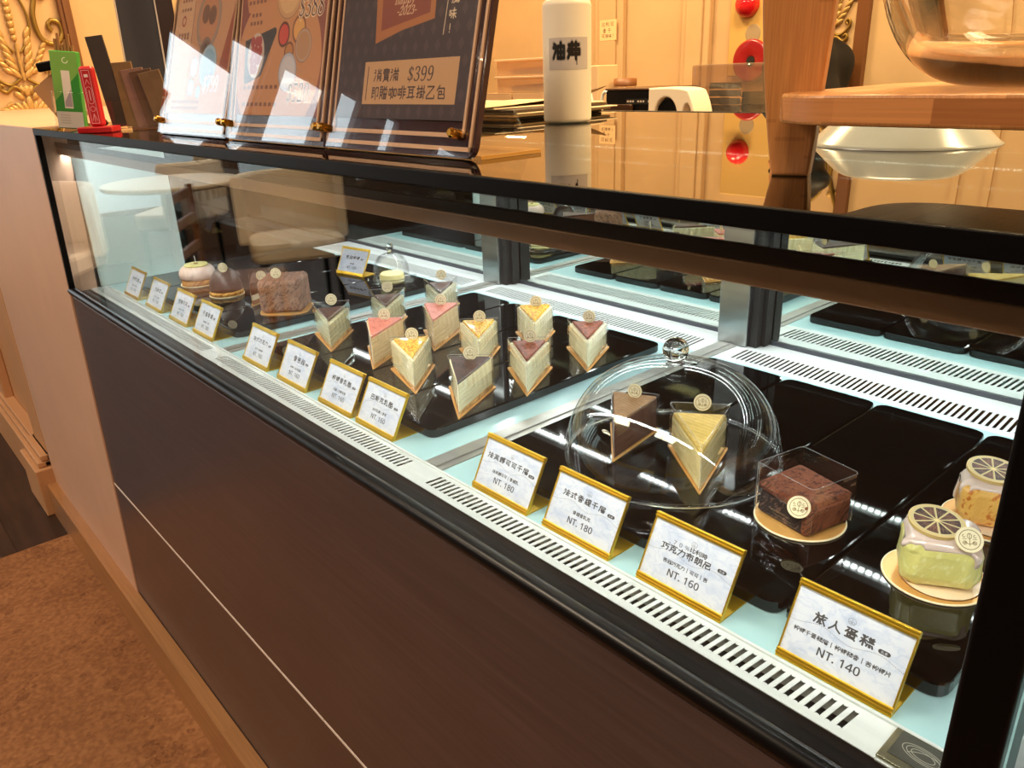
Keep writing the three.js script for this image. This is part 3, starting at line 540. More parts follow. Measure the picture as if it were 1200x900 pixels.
const K = {
  yellow: slice({ side: CK.paleLayer, top: CK.yellow, h: 0.0385, film: 0.0445, topLen: 0.88 }), pink: slice({ side: CK.beigeLayer, top: CK.pink, h: 0.0395, film: 0.0455 }),
  cup: slice({ side: CK.greenLayer, top: CK.cocoa, h: 0.036, film: 0.049, topLen: 0.8 }), rust: slice({ side: CK.paleLayer, top: CK.rust, h: 0.035, film: 0.043, topLen: 0.84 }),
  choc: slice({ side: CK.paleLayer, top: CK.choc, h: 0.0375, film: 0.0435 }), crepeDark: slice({ side: CK.cocoaLayer, top: CK.tan, h: 0.039, film: 0.0455, len: 0.094, hw: 0.0282 }),
  crepePale: slice({ side: CK.creamLayer, top: CK.gold, h: 0.034, film: 0.049, len: 0.094, hw: 0.0282 }),
};
const G1 = 'wrapped cake slices in the middle bay';
const place = (name, first, kind, rows) => rows.forEach(([label, cx, cz, deg], i) => { if (i === 0) place[kind] = buildSlice(name, label, K[kind], [cx, TT, cz], deg, G1); else copy(place[kind], name, label, [cx, TT, cz], deg * D2R); });
const mid = (tx, tz, deg) => [tx - Math.sin(deg * D2R) * 0.0536, tz - Math.cos(deg * D2R) * 0.0536];       // from the tip of the card to its middle
const row = (label, tx, tz, deg) => [label, ...mid(tx, tz, deg), deg];
place('cake_slice', 0, 'yellow', [row('yellow topped cake slice in clear film, front of its column', -0.755, -0.156, 57), row('yellow topped cake slice in clear film, middle of its column', -0.755, -0.260, 51), row('yellow topped cake slice in clear film, hindmost near the back grille', -0.755, -0.360, 47)]);
place('cake_slice', 0, 'pink', [row('pink topped beige cake slice in film, front one of the two', -0.870, -0.166, 45), row('pink topped beige cake slice in film, rear one of the two', -0.869, -0.268, 46)]);
place('cake_slice', 0, 'cup', [row('cocoa topped slice in tall film, leftmost, behind the tag by the divider', -0.978, -0.164, 58), row('cocoa topped slice in tall film, just right of the small glass bell', -0.978, -0.262, 56), row('cocoa topped slice in tall film, hindmost of the left column', -0.978, -0.364, 53)]);
place('cake_slice', 0, 'rust', [row('rust brown topped slice in film, middle of the right column', -0.649, -0.246, 45), row('rust brown topped slice in film, hindmost of the right column', -0.652, -0.356, 43)]);
place('cake_slice', 0, 'choc', [row('dark chocolate topped slice in film, nearest the front of the middle bay', -0.656, -0.146, 42)]);
place('crepe_slice', 0, 'crepeDark', [row('dark cocoa layered crepe slice under the large glass dome', -0.462, -0.190, 26)]);
place.crepeDark.scale.setScalar(0.9); place.crepeDark.position.x += 0.0024; place.crepeDark.position.z += 0.0048;
place('crepe_slice', 0, 'crepePale', [row('pale yellow layered crepe slice in tall film under the large glass dome', -0.362, -0.197, 37)]);

// the large glass dome
function dome(t, R, H, kr, wall) {
  const prof = (r, h, k) => { const p = []; for (let i = 0; i <= 26; i++) { const a = (i / 26) * Math.PI / 2; p.push([r * Math.pow(Math.cos(a), 0.82), k + (h - k) * Math.pow(Math.sin(a), 0.98)]); } p[26][0] = 0.0001; return p; };
  part('outer_glass', lathe(prof(R, H, 0.002), 72), M.glass, t); part('inner_glass', lathe(prof(R - wall, H - wall, 0.002), 72), M.glass, t);
  part('rim', at(new THREE.TorusGeometry(R - wall / 2, wall * 0.62, 8, 72), 0, wall * 0.62, 0, Math.PI / 2, 0, 0), M.solidGlass, t);
  part('knob', merge([at(new THREE.SphereGeometry(kr, 32, 24), 0, H + kr * 1.05, 0), lathe([[0, -0.0005], [kr * 0.75, 0], [kr * 0.55, kr * 0.2], [kr * 0.45, kr * 0.35]].map(([a, b]) => [a, H + b]), 24)]), M.solidGlass, t, 'solid glass ball knob');
}
dome(thing('cake_dome', 'large clear glass dome with a ball knob over two crepe slices', 'cake dome', [-0.432, TT, -0.246]), 0.108, 0.099, 0.0128, 0.0032);

function roundCard(t, r) {                                      // round gold card with a pale cut edge
  part('gold_card', lathe([[0.0001, 0.0002], [r - 0.0006, 0.0002], [r - 0.0006, 0.0015], [0.0001, 0.0015]], 56), M.goldCard, t);
  part('card_edge', lathe([[r - 0.0012, 0], [r, 0.0001], [r + 0.0002, 0.0009], [r, 0.0017], [r - 0.0010, 0.0017]], 56), M.cardEdge, t, 'pale cut edge');
}
// brownie
{
  const t = thing('brownie', 'cocoa dusted brownie block in clear film on a round gold card', 'cake', [-0.279, TT, -0.226]);
  roundCard(t, 0.038);
  const ry = -0.22, c = Math.cos(ry), s = Math.sin(ry), P = (x, z) => [x * c + z * s, -x * s + z * c - 0.003];
  const body = bumpy(new RoundedBoxGeometry(0.054, 0.022, 0.05, 9, 0.004).translate(0, 0.011, 0), 0.0036, 120, 5); body.rotateY(ry); body.translate(0, 0.0017, -0.003);
  part('cake', body, mat('#ffffff', 0.8, { map: speck([34, 20, 18], [98, 70, 58], 321, 0.58, 44) }), t, 'dark crumbly chocolate side'); t.children[2].material.map.repeat.set(16, 16);
  const top = bumpy(merge([new RoundedBoxGeometry(0.056, 0.008, 0.052, 10, 0.0036).translate(0, 0.004, 0)]), 0.0034, 70, 9, false);
  const skirt = bumpy(new RoundedBoxGeometry(0.008, 0.024, 0.051, 8, 0.0036).translate(0.0245, -0.0075, 0), 0.0026, 90, 4, false);
  const cap = merge([top, skirt]); cap.rotateY(ry); cap.translate(0, 0.0225, -0.003);
  part('cocoa_top', cap, mat('#ffffff', 0.95, { map: speck([122, 66, 40], [82, 40, 22], 331, 0.56, 30) }), t, 'reddish brown cocoa powder'); t.children[3].material.map.repeat.set(12, 12);
  part('film', sheet(roundPoly([P(-0.029, 0.0272), P(0.0305, 0.0272), P(0.0305, -0.0272), P(-0.029, -0.0272)], 0.003).getPoints(4), 0.0018, 0.049), M.film, t, 'clear film wrapper taller than the cake');
  part('film_edge', filmEdge(roundPoly([P(-0.029, 0.0272), P(0.0305, 0.0272), P(0.0305, -0.0272), P(-0.029, -0.0272)], 0.003).getPoints(4), 0.049, 0.00015), M.filmEdge, t);
  disc(t, 0.0125, 0.0285, 0.0285, 0.35, -0.5, true);
}
// citrus cakes
{
  const citrusTex = canvasTex(256, 256, (x) => {
    x.fillStyle = '#ecd9a0'; x.fillRect(0, 0, 256, 256); x.fillStyle = '#d9b877'; x.beginPath(); x.arc(128, 128, 126, 0, 7); x.fill(); x.fillStyle = '#d3bd84'; x.beginPath(); x.arc(128, 128, 118, 0, 7); x.fill();
    for (let i = 0; i < 10; i++) { const a = (i / 10) * Math.PI * 2; x.fillStyle = ['#3f1c14', '#54281c', '#341610', '#5f3322'][i % 4]; x.beginPath(); x.moveTo(128 + 14 * Math.cos(a + 0.31), 128 + 14 * Math.sin(a + 0.31)); x.arc(128, 128, 104, a + 0.05, a + 0.58); x.closePath(); x.fill(); x.strokeStyle = '#a87850'; x.lineWidth = 2; for (let k = 0; k < 5; k++) { const b = a + 0.1 + k * 0.1, r0 = 40 + ((i * 7 + k * 13) % 30); x.beginPath(); x.moveTo(128 + r0 * Math.cos(b), 128 + r0 * Math.sin(b)); x.lineTo(128 + (r0 + 26) * Math.cos(b), 128 + (r0 + 26) * Math.sin(b)); x.stroke(); } }
    x.fillStyle = '#e9cf8e'; x.beginPath(); x.arc(128, 128, 12, 0, 7); x.fill();
  });
  const make = (label, pos, turn, base, deep, depth, glazeTone, salt) => {
    const t = thing('citrus_cake', label, 'cake', pos, turn, 'glazed citrus cakes on round gold cards');
    roundCard(t, 0.037);
    const body = bumpy(new RoundedBoxGeometry(0.054, 0.041, 0.047, 14, 0.013).translate(0, 0.0205, 0), 0.0030, 52, salt); body.translate(0, 0.0017, 0);
    part('cake', body, phys('#ffffff', 0.4, { map: speck(base, deep, 341 + salt, 0.58, 12), clearcoat: 0.5, clearcoatRoughness: 0.2 }), t); t.children[2].material.map.repeat.set(9, 9);
    const gl = body.clone(), gp = gl.attributes.position, gn = body.attributes.normal;
    for (let i = 0; i < gp.count; i++) {
      const x = gp.getX(i), y = gp.getY(i), z = gp.getZ(i), a = Math.atan2(x, z), edge = 0.0375 - depth * Math.pow(Math.max(0, noise.noise(a * 3.4 + salt, salt * 1.7, 0.3) * 1.9 + 0.2), 1.6) + 0.002 * noise.noise(a * 6, salt, 2), k = Math.max(-1, Math.min(1, (y - edge) / 0.0022)), d = k > 0 ? 0.0013 * Math.sqrt(k) : k * 0.003;
      gp.setXYZ(i, x + gn.getX(i) * d, y + gn.getY(i) * d, z + gn.getZ(i) * d);
    }
    gl.computeVertexNormals();
    part('glaze', gl, phys(glazeTone, 0.2, { clearcoat: 0.9, clearcoatRoughness: 0.08 }), t, 'whitish sugar glaze');
    const sl = part('dried_citrus_slice', new THREE.CylinderGeometry(0.0195, 0.0195, 0.0024, 40), mat('#cfae6b', 0.6), t, 'dried citrus slice'); sl.position.set(-0.005, 0.0466, -0.001); sl.rotation.set(0.14, 0.3, -0.05);
    part('slice_face', at(new THREE.CircleGeometry(0.0193, 40), 0, 0.0014, 0, -Math.PI / 2), mat('#ffffff', 0.6, { map: citrusTex }), sl);
    disc(t, 0.0125, 0.0475, 0.0205, 0.1, -0.72, true);
    part('glaze_pool', bumpy(new THREE.CylinderGeometry(0.027, 0.028, 0.0014, 40, 1).translate(0, 0.0007, 0), 0.002, 60, salt + 4), phys('#f0d3ae', 0.3), t).position.set(0.003, 0.0016, 0.004);
    return t;
  };
  make('lime yellow glazed cake topped with a dried citrus slice, nearest one', [-0.166, TT, -0.222], 0.52, [216, 206, 124], [226, 219, 152], 0.006, '#d6bdb0', 3);
  make('orange brown cake with white glaze drips, behind the lime yellow one', [-0.166, TT, -0.334], 0.42, [232, 178, 92], [196, 112, 40], 0.026, '#dcc3b4', 7);
}
// left bay
{
  const t = thing('mousse_cake', 'round pink mousse cake with a pale yellow disc on top', 'cake', [-1.552, TT, -0.192]);
  roundCard(t, 0.034);
  part('biscuit_base', bumpy(new THREE.CylinderGeometry(0.031, 0.0315, 0.010, 40, 3).translate(0, 0.005, 0), 0.0008, 200, 2).translate(0, 0.0014, 0), mat('#ffffff', 0.8, { map: speck([206, 150, 86], [160, 104, 52], 351, 0.55) }), t).material.map.repeat.set(12, 12);
  part('mousse', lathe([[0.0001, 0.0115], [0.030, 0.0115], [0.0335, 0.015], [0.0345, 0.022], [0.0325, 0.030], [0.027, 0.0355], [0.02, 0.0365], [0.0001, 0.0365]], 48), phys('#efd2c6', 0.3, { clearcoat: 0.5, clearcoatRoughness: 0.15 }), t, 'glossy pink mousse');
  part('yellow_disc', lathe([[0.0001, 0.0365], [0.022, 0.0365], [0.0225, 0.038], [0.0215, 0.040], [0.0001, 0.0402]], 40), phys('#f0e59e', 0.35), t);
  part('stick', at(new THREE.CylinderGeometry(0.0006, 0.0006, 0.016, 8), 0.001, 0.048, 0, 0.05, 0, 0.08), M.white, t);
  const bits = []; for (let i = 0; i < 5; i++) bits.push(at(new THREE.IcosahedronGeometry(0.0018, 1), -0.002 + rnd() * 0.006, 0.0412, -0.003 + rnd() * 0.006));
  part('crumbs', merge(bits), mat('#b08a4a', 0.6), t);

  const d = thing('dome_cake', 'dark chocolate dome cake with a gold crumb ring', 'cake', [-1.425, TT, -0.196]);
  roundCard(d, 0.0315);
  part('crumb_ring', bumpy(lathe([[0.0001, 0], [0.0298, 0], [0.0304, 0.005], [0.0288, 0.009], [0.0001, 0.009]], 40), 0.0014, 260, 6).translate(0, 0.0014, 0), mat('#ffffff', 0.8, { map: speck([214, 168, 92], [168, 116, 52], 361, 0.5) }), d).material.map.repeat.set(14, 14);
  const pr = []; for (let i = 0; i <= 16; i++) { const a = (i / 16) * Math.PI / 2; pr.push([Math.max(0.0001, 0.0295 * Math.pow(Math.cos(a), 0.9)), 0.0095 + 0.042 * Math.sin(a)]); }
  part('chocolate_dome', bumpy(lathe(pr, 40), 0.0007, 240, 4), phys('#ffffff', 0.35, { map: speck([58, 34, 27], [34, 18, 14], 371, 0.55, 50) }), d).material.map.repeat.set(10, 10);
  disc(d, 0.016, 0.0545, 0.006, 0.85, -0.1);

  const b = thing('block_cake', 'big square chocolate cream cake with a ridged top', 'cake', [-1.244, TT, -0.228], 0.86);
  part('gold_card', prism(roundPoly([[-0.042, 0.042], [0.042, 0.042], [0.042, -0.042], [-0.042, -0.042]], 0.03), 0, 0.0016, 0.0004, 8), M.goldCard, b);
  part('cake', bumpy(new RoundedBoxGeometry(0.072, 0.056, 0.066, 10, 0.007).translate(0, 0.028, 0), 0.0019, 95, 8).translate(0, 0.0017, 0), mat('#ffffff', 0.65, { map: speck([152, 108, 82], [104, 68, 48], 381, 0.5, 36) }), b).material.map.repeat.set(12, 14);
  const rid = []; for (let i = 0; i < 7; i++) rid.push(bumpy(at(new THREE.CapsuleGeometry(0.0040, 0.052, 5, 10), -0.028 + i * 0.0093, 0.0553, 0, Math.PI / 2, 0, 0), 0.0008, 160, i, false));
  part('ridges', merge(rid), mat('#8d5c42', 0.6), b, 'piped chocolate ridges');
  disc(b, -0.004, 0.069, 0.024, 0.05, -0.1);

  const l = thing('layer_slice', 'small chocolate and white cream layer slice behind the block cake', 'cake', [-1.338, TT, -0.226], 0.75);
  part('gold_card', prism(wedge(0.098, 0.036, 0.006), 0, 0.0014, 0.0003), M.goldCard, l);
  const q = (y0, y1, m, n) => part(n, prism(wedge(0.086, 0.031, 0.004), y0, y1, 0.0008, 5), m, l);
  q(0.0016, 0.009, mat('#a8682f', 0.8), 'biscuit_layer'); q(0.009, 0.0185, mat('#eee0c4', 0.6), 'cream_layer'); q(0.0185, 0.036, mat('#7a4f3a', 0.6), 'chocolate_layer'); q(0.036, 0.040, mat('#5e3a2a', 0.55), 'glaze_layer');
  part('film', sheet(wedge(0.09, 0.0335, 0.005).getPoints(5), 0.0016, 0.058), M.film, l);
  disc(l, 0.01, 0.0475, 0.014, 0.1, -0.1);

  const g = thing('glass_bell', 'small clear glass bell with a knob on a wavy glass plate', 'cake dome', [-1.246, TT, -0.447]);
  const wav = (r, y) => { const p = []; for (let i = 0; i < 72; i++) { const a = (i / 72) * 2 * Math.PI, rr = r * (1 + 0.035 * Math.cos(a * 10)); p.push(V3(rr * Math.cos(a), y + 0.002 * Math.cos(a * 10), rr * Math.sin(a))); } return p; };
  { const A = wav(0.047, 0.007), pos = [], idx = []; const ringAt = (k, y) => A.forEach((p) => pos.push(p.x * k, y + (k > 0.9 ? p.y - 0.007 : 0), p.z * k)); ringAt(0.5, 0.0005); ringAt(0.8, 0.002); ringAt(1, 0.0095); ringAt(0.99, 0.0115); ringAt(0.78, 0.0045); ringAt(0.01, 0.004);
    for (let r = 0; r < 5; r++) for (let i = 0; i < 72; i++) { const a = r * 72 + i, b2 = r * 72 + (i + 1) % 72; idx.push(a, a + 72, b2, b2, a + 72, b2 + 72); }
    const pg = new THREE.BufferGeometry(); pg.setAttribute('position', new THREE.Float32BufferAttribute(pos, 3)); pg.setIndex(idx); pg.computeVertexNormals(); pg.setAttribute('uv', new THREE.Float32BufferAttribute(new Float32Array(pos.length / 3 * 2), 2));
    part('plate', pg, phys('#ffffff', 0.0, { transmission: 1, thickness: 0, ior: 1.6, side: THREE.DoubleSide }), g, 'glass plate with a wavy rim'); }
  const bp = [[0.034, 0.0125], [0.0335, 0.03], [0.031, 0.042], [0.024, 0.053], [0.012, 0.059], [0.0001, 0.060]];
  part('bell', lathe(bp, 48), M.glass, g); part('bell_inner', lathe(bp.map(([a, y]) => [Math.max(0.0001, a - 0.002), y - 0.0015]), 48), M.glass, g);
  part('rim', at(new THREE.TorusGeometry(0.0335, 0.0018, 8, 48), 0, 0.0133, 0, Math.PI / 2), M.solidGlass, g);
  part('knob', merge([at(new THREE.SphereGeometry(0.0075, 20, 16), 0, 0.0715, 0), at(new THREE.CylinderGeometry(0.003, 0.006, 0.005, 16), 0, 0.0618, 0)]), M.solidGlass, g);
  const yc = thing('yellow_cake', 'small round pale yellow cake under the small glass bell', 'cake', [-1.246, TT + 0.0048, -0.447]);
  part('cake', bumpy(lathe([[0.0001, 0], [0.022, 0], [0.0235, 0.004], [0.023, 0.015], [0.02, 0.018], [0.0001, 0.0185]], 32), 0.0008, 150, 3), phys('#efe09a', 0.45), yc);
}
// ---------------------------------------------------------------- on the glass top
const CT = 1.2002;
// posters in mauve acrylic frames, leaning back
{
  const border = phys('#3b2527', 0.12, { clearcoat: 0.6, clearcoatRoughness: 0.05 });
  const gloss = phys('#ffffff', 0.0, { transmission: 1, thickness: 0, ior: 1.5 });
  const Hp = 0.315;
  const posterTex = (w, draw) => canvasTex(600, 820, draw);
  const plate = (x, cx, cy, r, rim, inside) => { x.fillStyle = rim; x.beginPath(); x.arc(cx, cy, r, 0, 7); x.fill(); x.fillStyle = inside; x.beginPath(); x.arc(cx, cy, r * 0.8, 0, 7); x.fill(); x.strokeStyle = '#7a5642'; x.lineWidth = 2; x.beginPath(); x.arc(cx, cy, r * 0.97, 0, 7); x.stroke(); };
  const line = (x, y0, x0, x1, n) => { x.fillStyle = '#80503c'; for (let k = 0; k < n; k++) x.fillRect(x0 + (k * (x1 - x0)) / n, y0, ((x1 - x0) / n) * 0.62, 12); };
  const italic = (x, text, px, py, size, fill, stroke) => { x.save(); x.transform(0.8, 0, -0.16, 1, px, py); x.font = `${size}px serif`; x.textAlign = 'left'; if (stroke) { x.lineWidth = 7; x.strokeStyle = stroke; x.lineJoin = 'round'; x.strokeText(text, 0, 0); } x.fillStyle = fill; x.fillText(text, 0, 0); x.restore(); };
  const t1 = posterTex(0, (x, w, h) => { x.fillStyle = '#c9946f'; x.fillRect(0, 0, w, h); x.fillStyle = '#d6a983'; x.fillRect(0, 0, 190, h); x.strokeStyle = '#6c3a2c'; x.lineWidth = 4; x.beginPath(); x.moveTo(194, 380); x.lineTo(194, 570); x.stroke(); x.fillStyle = '#9a4d34'; x.beginPath(); x.moveTo(w, 400); x.lineTo(w - 90, 640); x.lineTo(w, 660); x.fill();
    plate(x, 352, 462, 118, '#a08a7c', '#c38761'); x.fillStyle = '#7f5a48'; x.beginPath(); x.arc(318, 440, 36, 0, 7); x.arc(386, 448, 36, 0, 7); x.fill(); plate(x, 356, 590, 62, '#8a7468', '#6c5244'); x.fillStyle = '#332a28'; x.beginPath(); x.moveTo(340, 550); x.lineTo(392, 570); x.lineTo(372, 612); x.fill(); plate(x, 400, 640, 84, '#a9c3d6', '#8fb4d1'); plate(x, 260, 640, 40, '#b9bfc6', '#c7cdd2'); plate(x, 247, 717, 34, '#9fc0d0', '#c3d4da'); plate(x, 330, 736, 26, '#9fc0d0', '#a9c4d0');
    x.strokeStyle = '#8e2f22'; x.lineWidth = 8; x.beginPath(); x.arc(90, 452, 18, 0, 7); x.stroke(); for (let k = 0; k < 3; k++) line(x, 330 + k * 36, 50, 165, 4); line(x, 500, 45, 170, 4); line(x, 514, 45, 170, 4);
    italic(x, '$799', 372, 736, 84, '#f0e6ea', '#a98a94'); for (let k = 0; k < 2; k++) line(x, 768 + k * 24, 60, 360, 12); });
  const t2 = posterTex(0, (x, w, h) => { x.fillStyle = '#8c4a3c'; x.fillRect(0, 0, w, h); x.fillStyle = '#c88b5c'; x.beginPath(); x.ellipse(290, 660, 300, 250, 0, 0, 7); x.fill(); x.beginPath(); x.moveTo(0, 0); x.lineTo(w, 0); x.lineTo(w, 440); x.lineTo(500, 560); x.lineTo(60, 480); x.lineTo(0, 330); x.fill();
    plate(x, 353, 430, 92, '#c99a6a', '#d9ad7c'); x.fillStyle = '#4a3a33'; x.beginPath(); x.moveTo(330, 440); x.lineTo(450, 395); x.lineTo(350, 388); x.fill();
    x.fillStyle = '#3e3a3c'; x.beginPath(); x.moveTo(52, 572); x.lineTo(266, 540); x.quadraticCurveTo(284, 540, 280, 560); x.lineTo(190, 690); x.lineTo(76, 716); x.quadraticCurveTo(60, 716, 60, 700); x.closePath(); x.fill(); x.fillStyle = '#c9b4a4'; x.beginPath(); x.ellipse(140, 624, 62, 74, 0.1, 0, 7); x.fill(); x.fillStyle = '#a8443e'; for (let k = 0; k < 11; k++) { x.beginPath(); x.arc(112 + (k % 3) * 26 + (k % 2) * 6, 578 + Math.floor(k / 3) * 30, 17, 0, 7); x.fill(); }
    plate(x, 334, 566, 40, '#5c2c24', '#cc4a3c'); plate(x, 434, 556, 44, '#8a5230', '#e0a45c'); plate(x, 470, 606, 52, '#bb9a84', '#b98a64'); plate(x, 378, 622, 32, '#6e3a24', '#c08048'); plate(x, 378, 684, 62, '#b7b4c0', '#ccc6cc');
    line(x, 444, 60, 200, 5); line(x, 486, 90, 170, 3); line(x, 512, 80, 180, 4); line(x, 722, 60, 330, 8); line(x, 778, 60, 330, 8);
    italic(x, '$388', 420, 522, 88, '#4f2620', '#f3d9b8'); italic(x, '$520', 384, 776, 80, '#4f2620', '#f3d9b8'); });
  const t3 = posterTex(0, (x, w, h) => { x.fillStyle = '#3a2526'; x.fillRect(0, 0, w, h); x.fillStyle = '#4b3432'; for (let j = 0; j < 22; j++) for (let i = 0; i < 14; i++) { const a = i * 46 + (j % 2) * 23, b = j * 40; x.beginPath(); x.moveTo(a, b - 17); x.lineTo(a + 12, b); x.lineTo(a, b + 17); x.lineTo(a - 12, b); x.fill(); }
    x.fillStyle = '#b06a34'; x.beginPath(); x.moveTo(150, 300); x.lineTo(425, 300); x.lineTo(437, 576); x.lineTo(300, 596); x.lineTo(183, 624); x.fill(); x.fillStyle = '#8a4028'; x.beginPath(); x.moveTo(185, 300); x.lineTo(405, 300); x.lineTo(415, 560); x.lineTo(205, 592); x.fill();
    x.fillStyle = '#e8c79a'; x.textAlign = 'center'; x.font = 'italic 30px serif'; x.fillText('happy', 300, 530); x.fillText('-2023-', 312, 558);
    x.strokeStyle = '#e2c7a2'; write(x, '風', 512, 520, 27, 3.4); write(x, '味', 506, 556, 27, 3.4); write(x, '！', 502, 592, 24, 3.4); x.lineWidth = 3; x.beginPath(); x.moveTo(486, 470); x.lineTo(478, 616); x.stroke();
    x.fillStyle = '#c99a6c'; x.fillRect(143, 670, 412, 112); x.strokeStyle = x.fillStyle = '#38201f'; x.lineWidth = 3.4; x.beginPath(); x.moveTo(162, 684); x.lineTo(160, 770); x.stroke();
    write(x, '消費滿', 250, 688, 35, 3.5, 1.12); x.save(); x.transform(1, 0, -0.1, 1, 346, 724); x.font = '50px serif'; x.textAlign = 'left'; x.fillText('$399', 0, 0); x.restore(); write(x, '即贈咖啡耳掛乙包', 350, 734, 36, 3.5, 1.16); });
  const lip = mat('#d7ab84', 0.4);
  const mk = (x0, x1, lean, tex, label, single) => {
    const w = x1 - x0, t = thing('poster_stand', label, 'poster stand', [(x0 + x1) / 2, CT, -0.06], 0, 'acrylic poster stands on the glass top'), a = -lean * D2R, up = (g) => { g.rotateX(a); return g; };
    const sh = roundPoly([[-w / 2, 0], [w / 2, 0], [w / 2, -Hp], [-w / 2, -Hp]], single ? [0.001, 0.012, 0.012, 0.001] : 0.001);
    const back = new THREE.ExtrudeGeometry(sh, { depth: 0.005, bevelEnabled: false, curveSegments: 6 }); back.translate(0, 0.0015, -0.006);
    part('backing', up(uvBox(back)), border, t, 'dark mauve acrylic backing');
    part('print', up(new THREE.PlaneGeometry(w - 0.018 - 0.012, Hp - 0.034 - 0.01).translate(-0.001, Hp / 2 + 0.008, 0.0002)), mat('#ffffff', 0.5, { map: tex }), t, 'printed poster sheet');
    const m = 0.009, e = 0.0035, fr = (i, o) => merge([span(-w / 2 + i, w / 2 - i, 0.012 + i - m, 0.012 + i - m + e, -0.001, 0.0005), span(-w / 2 + i, -w / 2 + i + e * 0.8, 0.012 + i - m, Hp - i, -0.001, 0.0005), span(w / 2 - i - e * 0.8, w / 2 - i, 0.012 + i - m, Hp - i, -0.001, 0.0005), span(-w / 2 + i, w / 2 - i, Hp - i - e, Hp - i, -0.001, 0.0005)]);
    part('border_line', up(merge([fr(0.0035), fr(0.014)])), lip, t, 'pale border lines');
    part('cover', up(span(-w / 2 + 0.001, w / 2 - 0.001, 0.0025, Hp - 0.002, 0.0015, 0.0035)), gloss, t, 'clear acrylic cover');
    for (const sx of [-1, 1]) part('screw', up(at(merge([at(new THREE.CylinderGeometry(0.0042, 0.0042, 0.010, 16), 0, 0, 0, Math.PI / 2), at(new THREE.CylinderGeometry(0.0028, 0.0042, 0.0022, 16), 0, 0, 0.006, Math.PI / 2)]), sx * (w / 2 - (single && sx > 0 ? 0.02 : 0.004)), 0.0195, 0.004)), M.brass, t, 'brass screw');
    const sl = Math.tan(lean * D2R) * 0.15;
    const fx = single ? w / 2 + 0.001 : w / 2 - 0.01, fz = single ? -0.072 : -0.15;
    part('foot', span(-w / 2 + 0.01, fx, 0, 0.003, fz, -0.008), M.acrylic, t, 'clear acrylic foot');
    part('foot_edge', merge([span(fx, fx + 0.0012, 0, 0.003, fz, -0.008), span(-w / 2 + 0.01, fx + 0.0012, 0, 0.003, fz - 0.0012, fz)]), mat('#c08a3c', 0.3), t, 'amber cut edge of the clear foot');
    part('strut', merge([at(new THREE.BoxGeometry(w - 0.06, 0.12, 0.003), -0.01, 0.062, -0.066, 0.5, 0, 0)]), M.acrylic, t);
    return t;
  };
  mk(-1.211, -0.983, 18.2, t1, 'left poster with plates and the price $799, half washed out by window glare');
  mk(-0.972, -0.738, 14.5, t2, 'middle poster with round dishes and the prices $388 and $520');
  mk(-0.734, -0.498, 13.9, t3, 'right dark poster with a framed offer reading $399', true);
}
// white bottle with a taped label
{
  const t = thing('sauce_bottle', 'tall white cylinder bottle with a hand-lettered tape label', 'bottle', [-0.762, CT, -0.435], 0.98);
  part('body', lathe([[0.0001, 0.001], [0.0285, 0.001], [0.0305, 0.003], [0.031, 0.006], [0.031, 0.138], [0.0295, 0.143], [0.025, 0.147], [0.0001, 0.148]], 56), phys('#f3e6cf', 0.42), t);
  part('cap', lathe([[0.022, 0.146], [0.0235, 0.1475], [0.0235, 0.164], [0.0215, 0.167], [0.0001, 0.168]], 40), phys('#f3e6cf', 0.4), t);
  const lab = new THREE.CylinderGeometry(0.0313, 0.0313, 0.037, 40, 1, true, -1.0, 1.76); lab.translate(0, 0.083, 0);
  part('label', lab, mat('#ffffff', 0.35, { map: canvasTex(512, 256, (x, w, h) => { x.fillStyle = '#cbbfb6'; x.fillRect(0, 0, w, h); x.strokeStyle = '#26222a'; x.globalAlpha = 0.22; write(x, '油萍', 226, 26, 150, 40, 1.2); x.globalAlpha = 1; x.strokeStyle = '#101014'; write(x, '油萍', 226, 34, 136, 31, 1.3); x.globalAlpha = 0.5; x.lineWidth = 16; x.beginPath(); x.moveTo(345, 150); x.lineTo(350, 215); x.stroke(); }) }), t, 'tape label with smudged black brush characters');
}
// papers and folders stacked at the back edge
{
  const y = [0, 0.0045, 0.008, 0.0105, 0.0150], h = [0.0042, 0.003, 0.002, 0.004, 0.0022], col = ['#3a2c1e', '#c9a77a', '#d9c3a0', '#4b3a2a', '#dfc8a4'], what = ['dark folder at the bottom of the paper stack', 'tan folder second from the bottom of the paper stack', 'thin cream sheet in the middle of the paper stack', 'dark brown folder near the top of the paper stack', 'cream menu on top of the paper stack, one corner curled'];
  y.forEach((b, i) => { const g = span(-0.15, 0.15, 0, h[i], -0.11, 0.11, 0.0008); if (i === 4) { const p = g.attributes.position; } solo('folder', g, mat(col[i], 0.7), what[i], 'folder', [-1.035 + (i % 2) * 0.012 + (i === 2 ? 0.02 : 0), CT + b, -0.525 - (i % 3) * 0.008], 0.10 - i * 0.035 + (i === 3 ? 0.1 : 0), 'papers stacked on the glass top'); });
  const curl = new THREE.PlaneGeometry(0.20, 0.28, 10, 14); { const p = curl.attributes.position; for (let i = 0; i < p.count; i++) { const x = p.getX(i), z = p.getY(i); p.setXYZ(i, x, 0.018 * Math.pow(Math.max(0, (x + z * 0.4) / 0.15), 3), -z); } curl.computeVertexNormals(); }
  const gg = merge([curl, curl.clone().translate(0, 0.0006, 0)]);
  solo('loose_sheet', gg, mat('#d8b88c', 0.75, { side: THREE.DoubleSide }), 'loose sheet curling up at the corner on the paper stack', 'paper', [-1.0, CT + 0.0178, -0.53], 0.06);
}
